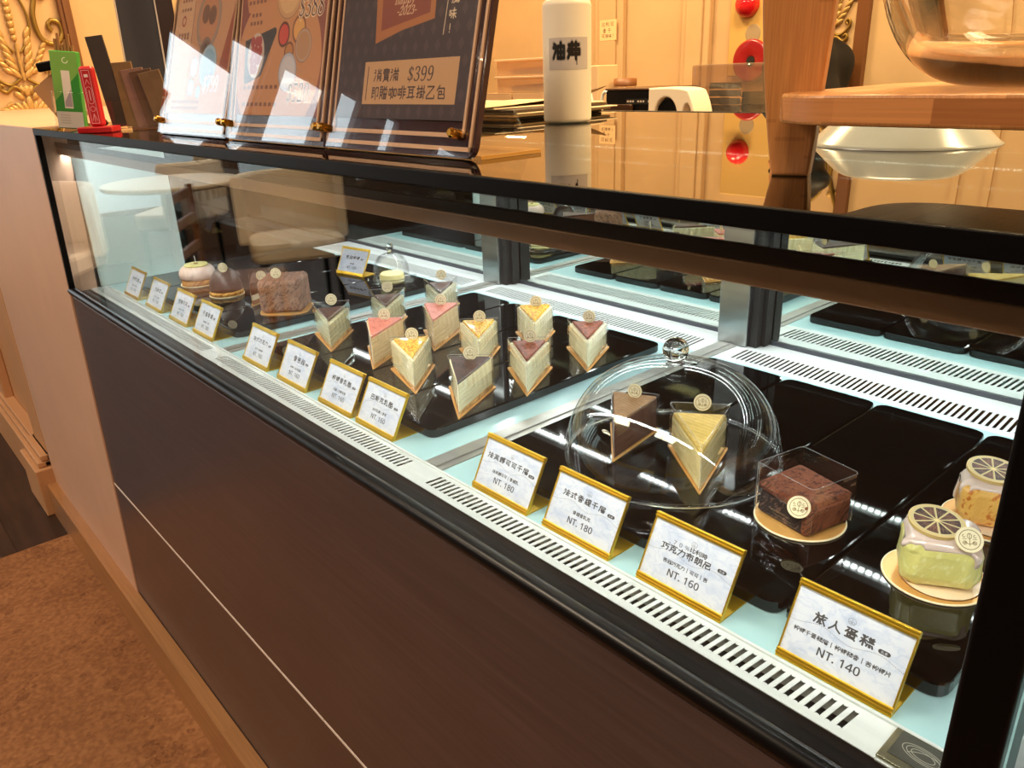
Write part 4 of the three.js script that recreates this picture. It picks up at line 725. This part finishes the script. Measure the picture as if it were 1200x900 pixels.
// bamboo stand
{
  const t = thing('bamboo_stand', 'bamboo stand with a flat tapered leg and a round-ended shelf', 'stand', [-0.06, CT, -0.16]);
  const lg = (x, z) => { const s = new THREE.Shape(); s.moveTo(-0.0105, 0); s.lineTo(0.0105, 0); s.quadraticCurveTo(0.013, 0.02, 0.0135, 0.05); s.quadraticCurveTo(0.0155, 0.08, 0.0175, 0.12); s.lineTo(0.021, 0.34); s.lineTo(-0.03, 0.34); s.lineTo(-0.025, 0.12); s.quadraticCurveTo(-0.021, 0.05, -0.0105, 0); const g = new THREE.ExtrudeGeometry(s, { depth: 0.012, bevelEnabled: true, bevelSize: 0.002, bevelThickness: 0.002, bevelOffset: -0.002, bevelSegments: 3, curveSegments: 10 }); g.translate(0, 0, -0.006); g.rotateY(0.35); g.translate(x, 0, z); return uvBox(g); };
  part('leg', lg(-0.193, 0.048), M.bamboo, t); part('leg', lg(0.26, 0.048), M.bamboo, t); part('leg', lg(0.26, -0.06), M.bamboo, t);
  const sh = roundPoly([[-0.192, 0.100], [0.32, 0.100], [0.32, -0.10], [-0.192, -0.10]], 0.05);
  const g = prism(sh, 0.0325, 0.0475, 0.0016, 12);
  part('shelf', g, M.bamboo, t, 'bamboo shelf board');
  const rim = new THREE.Shape(sh.getPoints(12));
  part('shelf_edge', uvBox(sheet(sh.getPoints(14).map((p) => p.clone().multiplyScalar(1.0008)), 0.0345, 0.0455)), M.bambooEdge, t, 'jointed strips along the shelf edge');
}
{
  const t = thing('glass_vessel', 'thick-walled round glass vessel standing on the bamboo shelf', 'vessel', [-0.125, CT + 0.0482, -0.158]);
  const o = [[0.0001, 0.0], [0.048, 0.0], [0.066, 0.004], [0.08, 0.014], [0.092, 0.032], [0.099, 0.055], [0.102, 0.09], [0.102, 0.20]], i = [[0.096, 0.20], [0.096, 0.09], [0.0925, 0.057], [0.085, 0.035], [0.074, 0.019], [0.058, 0.0115], [0.0001, 0.0105]];
  const smooth = (a) => new THREE.CatmullRomCurve3(a.map(([x, y]) => V3(x, y, 0))).getPoints(40).map((p) => [Math.max(0.0001, p.x), p.y]);
  part('glass', lathe([...smooth(o), ...smooth(i)], 72), M.solidGlass, t);
}
solo('upturned_dish', lathe([[0.0001, 0.0255], [0.034, 0.025], [0.042, 0.0245], [0.048, 0.0215], [0.068, 0.0024], [0.0715, 0.0], [0.069, 0.0], [0.047, 0.0175], [0.0001, 0.0215]], 64), M.porcelain, 'pale grey shallow dish lying upside down below the bamboo shelf', 'dish', [-0.283, CT, -0.332]);

// leaflets and small things at the left end of the glass top
{
  const pl = (w, h, d) => span(-w / 2, w / 2, 0, h, -d / 2, d / 2, Math.min(w, h, d) * 0.12);
  const lean = (o, rx, rz) => { o.rotation.order = 'YXZ'; o.rotation.x = rx; o.rotation.z = rz; return o; };
  { const t = lean(thing('leaflet_box', 'green leaflet box with a white window and sticks poking out', 'leaflet box', [-1.545, CT + 0.002, -0.03], 1.05), 0, -0.1);
    part('box', pl(0.042, 0.122, 0.02), mat('#3f9a3a', 0.45), t); part('front_print', at(new THREE.PlaneGeometry(0.04, 0.119), 0, 0.061, 0.0104), mat('#fff', 0.5, { map: canvasTex(160, 460, (x, w, h) => { x.fillStyle = '#79ad4e'; x.fillRect(0, 0, w, h); x.fillStyle = '#2f8a2f'; x.beginPath(); x.moveTo(0, 300); x.lineTo(w, 120); x.lineTo(w, 360); x.lineTo(0, 360); x.fill(); x.fillStyle = '#e8dcd4'; x.fillRect(55, 110, 52, 230); x.fillStyle = '#a99aa4'; x.beginPath(); x.moveTo(60, 300); x.lineTo(104, 220); x.lineTo(104, 330); x.lineTo(60, 330); x.fill(); x.fillStyle = '#cfc6c0'; x.fillRect(0, 360, w, 100); x.strokeStyle = '#e8f0d8'; x.lineWidth = 5; x.beginPath(); x.arc(88, 50, 16, 0, 5); x.stroke(); x.fillStyle = '#b5aaa6'; for (let k = 0; k < 4; k++) x.fillRect(20, 380 + k * 16, 60, 6); }) }), t);
    const st = []; for (let i = 0; i < 6; i++) st.push(span(-0.014 + i * 0.005, -0.0105 + i * 0.005, 0.1, 0.14 + 0.01 * Math.sin(i * 2.1), -0.004, 0.002)); part('sticks', merge(st), mat('#9a6a3c', 0.7), t);
    part('sleeve', pl(0.05, 0.06, 0.026), M.acrylic, t); }
  { const t = thing('red_stand', 'small red upright sign stand on a wide foot', 'sign', [-1.385, CT, -0.028], 0.95);
    part('foot', span(-0.026, 0.026, 0, 0.009, -0.02, 0.02, 0.002), mat('#b3171f', 0.35), t);
    part('body', span(-0.0105, 0.0105, 0.009, 0.096, -0.008, 0.008, 0.005), mat('#c21d28', 0.35), t);
    part('front_print', at(new THREE.PlaneGeometry(0.013, 0.078), 0, 0.052, 0.0083), mat('#fff', 0.4, { map: canvasTex(80, 480, (x, w, h) => { x.fillStyle = '#c21d28'; x.fillRect(0, 0, w, h); x.strokeStyle = '#f3c9cc'; x.lineWidth = 4; x.strokeRect(6, 6, 68, 468); x.fillStyle = '#f6e4e2'; x.fillRect(22, 40, 36, 26); x.beginPath(); x.moveTo(20, 130); x.lineTo(40, 86); x.lineTo(60, 130); x.stroke(); x.beginPath(); x.roundRect(16, 150, 48, 150, 24); x.stroke(); x.fillRect(37, 180, 6, 90); x.beginPath(); x.arc(40, 345, 22, 0, 7); x.stroke(); x.beginPath(); x.moveTo(18, 450); x.lineTo(40, 390); x.lineTo(62, 450); x.moveTo(40, 390); x.lineTo(40, 460); x.stroke(); }) }), t); }
  const br = [['tall folded brochure with dark photo edges, tallest of the brochures', -1.44, -0.077, 0.138, 0.026, '#4a3c34', 0.10], ['tan brochure standing just right of the tallest one', -1.425, -0.097, 0.098, 0.03, '#9a7448', 0.05], ['pink brown brochure third in the brochure row', -1.412, -0.112, 0.088, 0.034, '#a5786a', 0.12], ['brown brochure fourth in the brochure row', -1.400, -0.124, 0.086, 0.034, '#6e4a34', 0.16], ['dark tan brochure nearest the poster stands', -1.388, -0.136, 0.084, 0.034, '#8b6848', 0.2]];
  br.forEach(([label, x, z, h, w, c, tl]) => lean(solo('brochure', pl(w, h, 0.005), mat(c, 0.55, { map: steelTex }), label, 'brochure', [x, CT + 0.004, z], 1.0, 'brochures standing at the left end of the glass top'), 0, tl));
  const hold = thing('brochure_holder', 'clear acrylic brochure holder behind the red sign stand', 'brochure holder', [-1.412, CT, -0.088], 1.0);
  part('tray', span(-0.05, 0.05, 0, 0.003, -0.035, 0.035), M.acrylic, hold); part('front', span(-0.05, 0.05, 0.003, 0.045, 0.031, 0.034), M.acrylic, hold);
  const clip = thing('tablet_stand', 'small black folding stand with a brown card leaning behind the green box', 'stand', [-1.66, CT, -0.085], 0.9);
  part('bracket', merge([at(span(-0.006, 0.006, 0, 0.12, -0.003, 0.003), 0.03, 0, 0, 0, 0, 0.6), at(span(-0.04, 0.03, -0.008, 0.008, -0.004, 0.004, 0.003), -0.03, 0.108, 0, 0, 0, 0.15)]), M.black, clip);
  part('card', at(span(-0.035, 0.035, 0.0, 0.09, -0.001, 0.001), -0.012, 0.012, -0.006, -0.1, 0, 0.6), mat('#a8764c', 0.6), clip);
  { const t = thing('menu_board', 'tall dark photo board in a pale frame left of the left poster', 'menu board', [-1.6, CT, -0.185], 1.08); t.rotation.order = 'YXZ'; t.rotation.x = -0.12;
    part('frame', merge([span(-0.036, 0.036, 0.012, 0.024, -0.006, 0.004, 0.002), span(0.032, 0.038, 0.012, 0.32, -0.006, 0.003, 0.001), span(-0.036, -0.033, 0.012, 0.32, -0.006, 0.002, 0.001), span(-0.036, 0.036, 0.316, 0.32, -0.006, 0.003, 0.001)]), mat('#c9b6a6', 0.4), t);
    part('foot', span(-0.04, 0.04, 0, 0.012, -0.03, 0.02, 0.003), M.darkWood, t);
    part('photo', span(-0.033, 0.032, 0.022, 0.316, -0.006, 0.001), phys('#ffffff', 0.08, { map: canvasTex(256, 768, (x, w, h) => { x.fillStyle = '#4a474c'; x.fillRect(0, 0, w, h); x.fillStyle = '#7d716c'; x.fillRect(30, 120, 190, 330); for (let k = 0; k < 26; k++) { x.fillStyle = ['#7b6a62', '#8d8078', '#46393a', '#a3948a'][k % 4]; x.fillRect(40 + ((k * 53) % 130), 130 + ((k * 97) % 300), 40, 12); } x.fillStyle = '#5e1d22'; x.fillRect(110, 500, 146, 230); x.fillStyle = '#c7a89a'; x.fillRect(150, 560, 50, 8); }) }), t); }
  { const t = thing('dark_board', 'narrow dark brown board between the tall photo board and the left poster', 'menu board', [-1.535, CT, -0.215], 1.15); t.rotation.order = 'YXZ'; t.rotation.x = -0.1; part('board', span(-0.014, 0.014, 0.004, 0.32, -0.004, 0.004, 0.001), phys('#2a1510', 0.3), t); part('foot', span(-0.016, 0.016, 0, 0.006, -0.02, 0.012), M.darkWood, t); }
}

// ---------------------------------------------------------------- behind the counter
const BC = 1.05, BZ = -1.7;
{
  const t = thing('back_counter', 'low back counter along the warm wall carrying boxes and machines', 'counter', [-1.98, 0, -1.83]);
  part('worktop', span(-0.62, 0.64, BC - 0.04, BC, -0.24, 0.3, 0.006), mat('#6d4a30', 0.4), t);
  part('carcass', span(-0.60, 0.62, 0.08, BC - 0.04, -0.22, 0.27), M.dado, t); part('plinth', span(-0.58, 0.60, 0, 0.08, -0.26, 0.23), M.dark, t);
  for (let i = 0; i < 3; i++) { const d = part('door', span(-0.59 + i * 0.402, -0.195 + i * 0.402, 0.1, BC - 0.06, 0.27, 0.288, 0.003), M.dado, t); part('handle', span(-0.40 + i * 0.402, -0.38 + i * 0.402, 0.72, 0.84, 0.288, 0.305, 0.003), M.brass, d); }
  const box = (name, label, cat, x0, x1, y0, y1, z0, z1, m, r = 0.006) => solo(name, span(x0, x1, y0, y1, z0, z1, r), m, label, cat);
  for (const [x0, x1, label] of [[-2.45, -2.29, 'cream carton left of the white bottle, left one of two'], [-2.285, -2.12, 'cream carton left of the white bottle, right one of two']]) {
    const c = thing('carton', label, 'box', [(x0 + x1) / 2, BC, BZ - 0.1], 0, 'cream cartons on the back counter'), w = (x1 - x0) / 2 - 0.002;
    part('body', span(-w, w, 0, 0.14, -0.11, 0.11, 0.002), mat('#c9a47c', 0.7), c); part('flap', span(-w, w, 0.14, 0.1425, -0.11, 0.002), mat('#c3a078', 0.7), c); part('flap', span(-w, w, 0.14, 0.1425, 0.004, 0.11), mat('#c3a078', 0.7), c);
  }
  const tub = (label, y, fill) => { const c = thing('plastic_tub', label, 'container', [-2.26, y, BZ - 0.09], 0, 'clear plastic tubs on the cartons');
    part('tub', prism(roundPoly([[-0.14, 0.08], [0.14, 0.08], [0.14, -0.08], [-0.14, -0.08]], 0.02), 0, 0.05, 0.003), phys('#f3ddbd', 0.25, { transmission: 0.7, thickness: 0 }), c); part('lid', prism(roundPoly([[-0.148, 0.088], [0.148, 0.088], [0.148, -0.088], [-0.148, -0.088]], 0.022), 0.05, 0.058, 0.002), phys('#f3e0c2', 0.25, { transmission: 0.5, thickness: 0 }), c);
    part('contents', bumpy(new RoundedBoxGeometry(0.2, 0.024, 0.12, 6, 0.01).translate(0, 0.012, 0), 0.006, 30, y).translate(0.02, 0.004, 0), mat(fill, 0.8), c); };
  tub('clear plastic tub with brown contents resting on the cartons', BC + 0.1425, '#a8693a'); tub('clear plastic tub stacked on top of the other tub', BC + 0.201, '#b98a54');
  { const c = thing('storage_jar', 'glass jar with a brown lid right of the white bottle', 'jar', [-1.82, BC, BZ - 0.08]); part('glass', lathe([[0.0001, 0], [0.04, 0], [0.043, 0.01], [0.043, 0.13], [0.036, 0.15], [0.034, 0.16]], 32), phys('#fff4e2', 0.08, { transmission: 0.85, thickness: 0 }), c); part('lid', lathe([[0.036, 0.158], [0.038, 0.16], [0.038, 0.182], [0.0001, 0.184]], 32), mat('#7c4a22', 0.5), c); part('contents', lathe([[0.0001, 0.004], [0.038, 0.004], [0.038, 0.11], [0.0001, 0.115]], 24), mat('#b99a6e', 0.8), c); }
  { const c = thing('wire_rack', 'small white wire rack before the glass jar', 'rack', [-1.835, BC, BZ + 0.09]); const fr = (z) => tube([[-0.06, 0, z], [-0.06, 0.06, z], [-0.05, 0.09, z], [0.02, 0.095, z], [0.035, 0.14, z], [0.05, 0.145, z], [0.06, 0.12, z], [0.06, 0, z]], 0.005, 60, 8); part('frame', merge([fr(-0.04), fr(0.04)]), M.white, c); part('bars', merge([0.03, 0.06, 0.09].map((y) => tube([[-0.06, y, 0.04], [0.0, y, 0.042], [0.06, y, 0.04]], 0.004, 8, 6))), M.white, c); }
  box('white_carton', 'narrow cream box peeking out right of the white bottle', 'box', -1.95, -1.87, BC, 1.275, BZ - 0.1, BZ, mat('#e0bd92', 0.7), 0.003);
  { const c = thing('label_printer', 'low black printer box with lit front on the back counter', 'printer', [-1.668, BC, BZ - 0.02]); part('body', span(-0.095, 0.095, 0, 0.15, -0.12, 0.1, 0.006), M.black, c); part('drawer', span(-0.095, 0.02, 0.02, 0.11, 0.1, 0.112, 0.003), phys('#3b2414', 0.25), c); part('lid', span(-0.096, 0.096, 0.15, 0.156, -0.12, 0.102, 0.002), mat('#5a3c26', 0.4), c); part('front_print', at(new THREE.PlaneGeometry(0.1, 0.016), 0.04, 0.118, 0.1015), mat('#fff', 0.5, { map: canvasTex(256, 40, (x) => { x.fillStyle = '#0c0a09'; x.fillRect(0, 0, 256, 40); x.fillStyle = '#cfc0ae'; for (let k = 0; k < 9; k++) if (k % 4 !== 3) x.fillRect(12 + k * 26, 13, 18, 13); }) }), c); }
  { const c = thing('tape_dispenser', 'white curved dispenser with two dark round openings beside the printer', 'dispenser', [-1.478, BC, BZ + 0.06]); const s = new THREE.Shape(); s.moveTo(-0.09, 0); s.lineTo(0.075, 0); s.quadraticCurveTo(0.082, 0.09, 0.045, 0.145); s.quadraticCurveTo(0.02, 0.156, -0.09, 0.152); s.lineTo(-0.09, 0); const hole = (x, y, a, b) => { const h = new THREE.Path(); h.absellipse(x, y, a, b, 0, Math.PI * 2, true); s.holes.push(h); }; hole(-0.03, 0.08, 0.045, 0.055); hole(0.045, 0.075, 0.02, 0.042);
    const g = new THREE.ExtrudeGeometry(s, { depth: 0.08, bevelEnabled: true, bevelSize: 0.004, bevelThickness: 0.004, bevelSegments: 2, curveSegments: 20 }); g.translate(0, 0, -0.04); part('shell', g, phys('#f1e2cb', 0.35), c); part('reel', at(new THREE.CylinderGeometry(0.043, 0.043, 0.06, 32), -0.03, 0.08, 0, Math.PI / 2), M.black, c); part('hub', at(new THREE.CylinderGeometry(0.012, 0.012, 0.066, 20), -0.03, 0.08, 0, Math.PI / 2), M.brass, c); }
  { const c = thing('lid_box', 'smoky clear box holding black lids below the red alarm button', 'box', [-1.425, BC, BZ - 0.12]); const sh = roundPoly([[-0.1, 0.09], [0.1, 0.09], [0.1, -0.09], [-0.1, -0.09]], 0.02); part('cover', prism(sh, 0, 0.215, 0.006), phys('#dccdbd', 0.06, { transmission: 0.9, thickness: 0 }), c); part('base', prism(sh, -0.0002, 0.01, 0.001), M.black, c);
    for (let i = 0; i < 3; i++) part('lid_stack', merge(Array.from({ length: 7 }, (_, k) => at(new THREE.CylinderGeometry(0.03, 0.032, 0.016, 24), -0.06 + i * 0.058, 0.022 + k * 0.022 * (i === 2 ? 0.8 : 1), (i % 2) * 0.03 - 0.01))), M.rubber, c); }
}
{ // fire alarm panel
  const t = thing('alarm_panel', 'tall beige alarm panel with two red buttons on the back wall', 'alarm panel', [-1.80, 1.37, ZB]);
  part('plate', span(-0.165, 0.165, -0.155, 0.28, 0.0005, 0.03, 0.006), mat('#c9a25c', 0.5), t);
  part('lamp', at(new THREE.SphereGeometry(0.05, 28, 16, 0, Math.PI * 2, 0, Math.PI / 2), -0.085, 0.105, 0.03, Math.PI / 2), phys('#d01722', 0.2, { clearcoat: 0.8 }), t, 'red lamp dome');
  part('speaker', lathe([[0.0001, 0.002], [0.03, 0.002], [0.034, 0]], 24).rotateX(Math.PI / 2).translate(-0.055, 0.0, 0.0305), mat('#a08a6c', 0.5), t);
  part('button', lathe([[0.0001, 0.006], [0.02, 0.006], [0.024, 0.012], [0.07, 0.014], [0.078, 0.008], [0.08, 0]], 40).rotateX(Math.PI / 2).translate(-0.055, -0.098, 0.03), phys('#96121a', 0.3, { clearcoat: 0.5 }), t, 'dark red round call button');
  part('button_core', at(new THREE.CylinderGeometry(0.018, 0.018, 0.008, 24), -0.05, -0.1, 0.0405, Math.PI / 2), M.rubber, t);
}
solo('wall_note', at(new THREE.BoxGeometry(0.1, 0.085, 0.0006), 0, 0, 0.0006), mat('#fff', 0.8, { map: canvasTex(256, 216, (x, w, h) => { x.fillStyle = '#ecc592'; x.fillRect(0, 0, w, h); x.strokeStyle = '#5a4230'; write(x, '比利可', 120, 20, 54, 5, 1.25); write(x, '香千', 110, 88, 50, 5, 1.5); write(x, '可消味！', 130, 146, 44, 5, 1.2); }) }), 'small handwritten note taped to a pilaster above the jar', 'note', [-2.595, 1.425, ZB + 0.042]);

// the person behind the bamboo leg
function flesh(bones, lo, hi, cell, k = 0.02) {
  const size = Math.ceil(Math.max(hi[0] - lo[0], hi[1] - lo[1], hi[2] - lo[2]) / cell), mc = new MarchingCubes(size, undefined, false, false, 400000), half = size / 2, side = size * cell;
  const c = [(lo[0] + hi[0]) / 2, (lo[1] + hi[1]) / 2, (lo[2] + hi[2]) / 2];
  for (let z = 0; z < size; z++) for (let y = 0; y < size; y++) for (let x = 0; x < size; x++) {
    const p = [c[0] + ((x - half) / half) * side / 2, c[1] + ((y - half) / half) * side / 2, c[2] + ((z - half) / half) * side / 2];
    let d = 9;
    if (p[0] > lo[0] - 0.02 && p[0] < hi[0] + 0.02 && p[2] > lo[2] - 0.02 && p[2] < hi[2] + 0.02) for (const [a, b, r0, r1, sx = 1] of bones) {
      const ab = [b[0] - a[0], b[1] - a[1], b[2] - a[2]], ap = [p[0] - a[0], p[1] - a[1], p[2] - a[2]], t = Math.max(0, Math.min(1, (ap[0] * ab[0] + ap[1] * ab[1] + ap[2] * ab[2]) / (ab[0] ** 2 + ab[1] ** 2 + ab[2] ** 2 || 1)));
      const q = [(ap[0] - ab[0] * t) / 1, ap[1] - ab[1] * t, (ap[2] - ab[2] * t) / sx], e = Math.hypot(...q) - (r0 + (r1 - r0) * t), h = Math.max(k - Math.abs(d - e), 0) / k;
      d = Math.min(d, e) - h * h * k * 0.25;
    }
    mc.field[x + y * size + z * size * size] = -d;
  }
  mc.isolation = 0; mc.update();
  const n = mc.count, g = new THREE.BufferGeometry();
  const P = mc.positionArray.slice(0, n * 3), N = mc.normalArray.slice(0, n * 3);
  for (let i = 0; i < n; i++) for (let j = 0; j < 3; j++) P[i * 3 + j] = c[j] + P[i * 3 + j] * side / 2;
  g.setAttribute('position', new THREE.BufferAttribute(P, 3)); g.setAttribute('normal', new THREE.BufferAttribute(N, 3)); g.setAttribute('uv', new THREE.BufferAttribute(new Float32Array(n * 2), 2));
  return g;
}
{ // stands side-on, facing the back counter end (-x); local x forward is -x
  const t = thing('person', 'person in a black long-sleeved top standing side-on behind the bamboo leg', 'person', [-1.50, 0, -2.33]); t.scale.setScalar(0.985);
  const skin = phys('#c98f68', 0.55), cloth = mat('#0d0b0c', 0.85), trouser = mat('#1d1a1c', 0.85), hairM = mat('#120d0b', 0.5);
  const B = [[[0.01, 0.9, 0], [0.005, 1.14, 0], 0.098, 0.112, 1.35], [[0.005, 1.14, 0], [0.015, 1.27, 0], 0.112, 0.085, 1.5], [[0.015, 1.29, 0], [-0.005, 1.40, 0], 0.05, 0.046]];
  const legs = [], arms = [], hands = [];
  for (const s of [-1, 1]) {
    arms.push([[0.02, 1.28, s * 0.13], [0.03, 1.27, s * 0.165], 0.062, 0.056], [[0.03, 1.27, s * 0.17], [0.02, 1.03, s * 0.195], 0.052, 0.041], [[0.02, 1.03, s * 0.195], [-0.02, 0.80, s * 0.185], 0.040, 0.029]);
    legs.push([[0.01, 0.88, s * 0.085], [0, 0.48, s * 0.09], 0.085, 0.058], [[0, 0.48, s * 0.09], [0.02, 0.09, s * 0.095], 0.056, 0.038]);
    hands.push([[-0.02, 0.80, s * 0.185], [-0.032, 0.735, s * 0.18], 0.024, 0.025, 0.75]);
    for (let f = 0; f < 4; f++) { const x = -0.036 + (f - 1.5) * -0.0175, l = [0.03, 0.038, 0.036, 0.03][f]; hands.push([[x, 0.722, s * 0.178], [x - 0.004, 0.722 - l, s * 0.174], 0.0088, 0.0082], [[x - 0.004, 0.722 - l, s * 0.174], [x - 0.006, 0.722 - l * 1.8, s * 0.160], 0.0082, 0.0072]); }
    hands.push([[-0.045, 0.775, s * 0.17], [-0.075, 0.735, s * 0.158], 0.0105, 0.009], [[-0.075, 0.735, s * 0.158], [-0.08, 0.705, s * 0.152], 0.009, 0.008]);
  }
  const shoulders = [[[0.015, 1.285, -0.13], [0.015, 1.285, 0.13], 0.06, 0.06]];
  const nb = B.length;
  const top = flesh([B[0], B[1], ...shoulders, ...arms, [[0.015, 1.27, 0], [0.01, 1.335, 0], 0.065, 0.056]], [-0.2, 0.76, -0.3], [0.2, 1.42, 0.3], 0.012, 0.05);
  const head = flesh([[[-0.012, 1.50, 0], [-0.004, 1.545, 0], 0.068, 0.078], [[-0.03, 1.45, 0], [-0.02, 1.48, 0], 0.045, 0.058], [[0.02, 1.52, 0], [0.03, 1.53, 0], 0.072, 0.072], [[-0.09, 1.50, 0], [-0.078, 1.525, 0], 0.011, 0.008], [[-0.075, 1.458, -0.014], [-0.075, 1.458, 0.014], 0.0085, 0.0085], [[0.012, 1.505, -0.078], [0.016, 1.525, -0.079], 0.012, 0.015], [[0.012, 1.505, 0.078], [0.016, 1.525, 0.079], 0.012, 0.015], [[0.01, 1.40, 0], [0.008, 1.46, 0], 0.046, 0.05]], [-0.13, 1.34, -0.12], [0.13, 1.65, 0.12], 0.006, 0.018);
  const hand = flesh(hands.filter((_, i) => i < hands.length / 2), [-0.12, 0.63, -0.23], [0.04, 0.83, -0.12], 0.005, 0.008), hand2 = flesh(hands.filter((_, i) => i >= hands.length / 2), [-0.12, 0.63, 0.12], [0.04, 0.83, 0.23], 0.005, 0.008);
  const eyes = merge([at(new THREE.SphereGeometry(0.011, 14, 10), -0.069, 1.527, -0.028), at(new THREE.SphereGeometry(0.011, 14, 10), -0.069, 1.527, 0.028)]);
  part('body', merge([head, hand, hand2]), skin, t); part('eyes', eyes, mat('#2a1c16', 0.2), t);
  part('top', top, cloth, t, 'black long-sleeved top'); part('trousers', flesh([[[0.01, 0.92, 0], [0.01, 0.86, 0], 0.1, 0.1, 1.4], ...legs], [-0.15, 0.04, -0.25], [0.16, 1.04, 0.25], 0.014, 0.04), trouser, t);
  for (const s of [-1, 1]) part('shoe', bumpy(new RoundedBoxGeometry(0.25, 0.075, 0.09, 5, 0.034).translate(-0.04, 0.0375, s * 0.095), 0.002, 20, s), M.rubber, t);
  part('hair', flesh([[[0.012, 1.56, 0], [0.03, 1.555, 0], 0.082, 0.082], [[0.045, 1.50, 0], [0.05, 1.54, 0], 0.066, 0.07], [[0.1, 1.55, 0], [0.112, 1.55, 0], 0.036, 0.034], [[0.055, 1.44, 0], [0.052, 1.48, 0], 0.04, 0.058]], [-0.09, 1.37, -0.13], [0.17, 1.67, 0.13], 0.008, 0.02), hairM, t, 'black hair tied in a bun');
}

// ---------------------------------------------------------------- the cafe side, mirrored in the glass
function tubChair(label, x, z, turn) {
  const t = thing('tub_chair', label, 'chair', [x, 0, z], turn, 'cream tub chairs in the cafe'), sh = new THREE.Shape(), ci = mat('#e7d6c2', 0.6);
  sh.absarc(0, 0, 0.30, Math.PI * 0.02, Math.PI * 0.98, false); sh.absarc(0, 0, 0.245, Math.PI * 0.98, Math.PI * 0.02, true); sh.closePath();
  part('backrest', prism(sh, 0.42, 0.80, 0.02, 20), ci, t); part('seat', prism(roundPoly([[-0.25, 0.26], [0.25, 0.26], [0.25, -0.2], [-0.25, -0.2]], 0.1), 0.36, 0.47, 0.025, 8), ci, t);
  const cane = []; for (let i = -4; i <= 4; i++) { const a = Math.PI / 2 + i * 0.17; cane.push(at(new THREE.BoxGeometry(0.012, 0.17, 0.008), Math.cos(a) * 0.303, 0.63, -Math.sin(a) * 0.303, 0, a - Math.PI / 2, 0)); } part('cane_panel', merge(cane), mat('#bfa88c', 0.7), t);
  for (const [a, b] of [[-0.2, 0.2], [0.2, 0.2], [-0.17, -0.15], [0.17, -0.15]]) part('leg', at(new THREE.CylinderGeometry(0.018, 0.012, 0.37, 12), a, 0.185, b), M.black, t);
  return t;
}
const tc = tubChair('cream tub chair with dark legs nearest the wall, seen mirrored in the glass', -4.75, 0.50, 2.3);
copy(tc, 'tub_chair', 'cream tub chair across the round table, seen mirrored in the glass', [-5.62, 0, 1.55], -0.8);
copy(tc, 'tub_chair', 'cream tub chair right of the round table, seen mirrored in the glass', [-4.10, 0, 1.62], 1.2);
{
  const t = thing('round_table', 'cream round cafe table on a black pedestal, seen mirrored in the glass', 'table', [-4.85, 0, 1.25]);
  part('tabletop', lathe([[0.0001, 0.715], [0.37, 0.715], [0.38, 0.725], [0.38, 0.738], [0.375, 0.745], [0.0001, 0.745]], 48), mat('#e3d3bd', 0.4), t); part('pedestal', lathe([[0.035, 0.02], [0.03, 0.08], [0.03, 0.69], [0.07, 0.715]], 24), M.black, t); part('foot', lathe([[0.0001, 0], [0.24, 0], [0.24, 0.012], [0.06, 0.03], [0.0001, 0.032]], 36), M.black, t);
}
{
  const t = thing('wooden_chair', 'dark wooden chair with slim legs, seen mirrored in the glass', 'chair', [-3.35, 0, 0.95], 0.6);
  part('seat', prism(roundPoly([[-0.21, 0.2], [0.21, 0.2], [0.19, -0.2], [-0.19, -0.2]], 0.04), 0.43, 0.46, 0.008), M.darkWood, t); for (const [a, b] of [[-0.18, 0.17], [0.18, 0.17]]) part('leg', at(new THREE.CylinderGeometry(0.016, 0.012, 0.43, 10), a, 0.215, b), M.darkWood, t);
  for (const a of [-0.17, 0.17]) part('leg', at(new THREE.CylinderGeometry(0.015, 0.014, 0.86, 10), a, 0.43, -0.17), M.darkWood, t); for (const y of [0.6, 0.72, 0.83]) part('back_rail', span(-0.17, 0.17, y - 0.02, y + 0.02, -0.178, -0.162, 0.004), M.darkWood, t);
}
{
  const t = thing('sideboard', 'brown wooden sideboard against the cafe front wall', 'sideboard', [-2.6, 0, 5.3]);
  part('carcass', span(-0.8, 0.8, 0.08, 0.9, -0.22, 0.22, 0.008), M.darkWood, t); part('top', span(-0.83, 0.83, 0.9, 0.93, -0.25, 0.25, 0.006), M.bamboo, t); for (let i = 0; i < 3; i++) { const d = part('door', span(-0.78 + i * 0.525, -0.27 + i * 0.525, 0.12, 0.87, -0.238, -0.22, 0.004), M.darkWood, t); part('handle', span(-0.53 + i * 0.525, -0.51 + i * 0.525, 0.45, 0.57, -0.255, -0.238, 0.003), M.brass, d); } part('plinth', span(-0.76, 0.76, 0, 0.08, -0.18, 0.18), M.dark, t);
}

renderer.render(scene, camera);
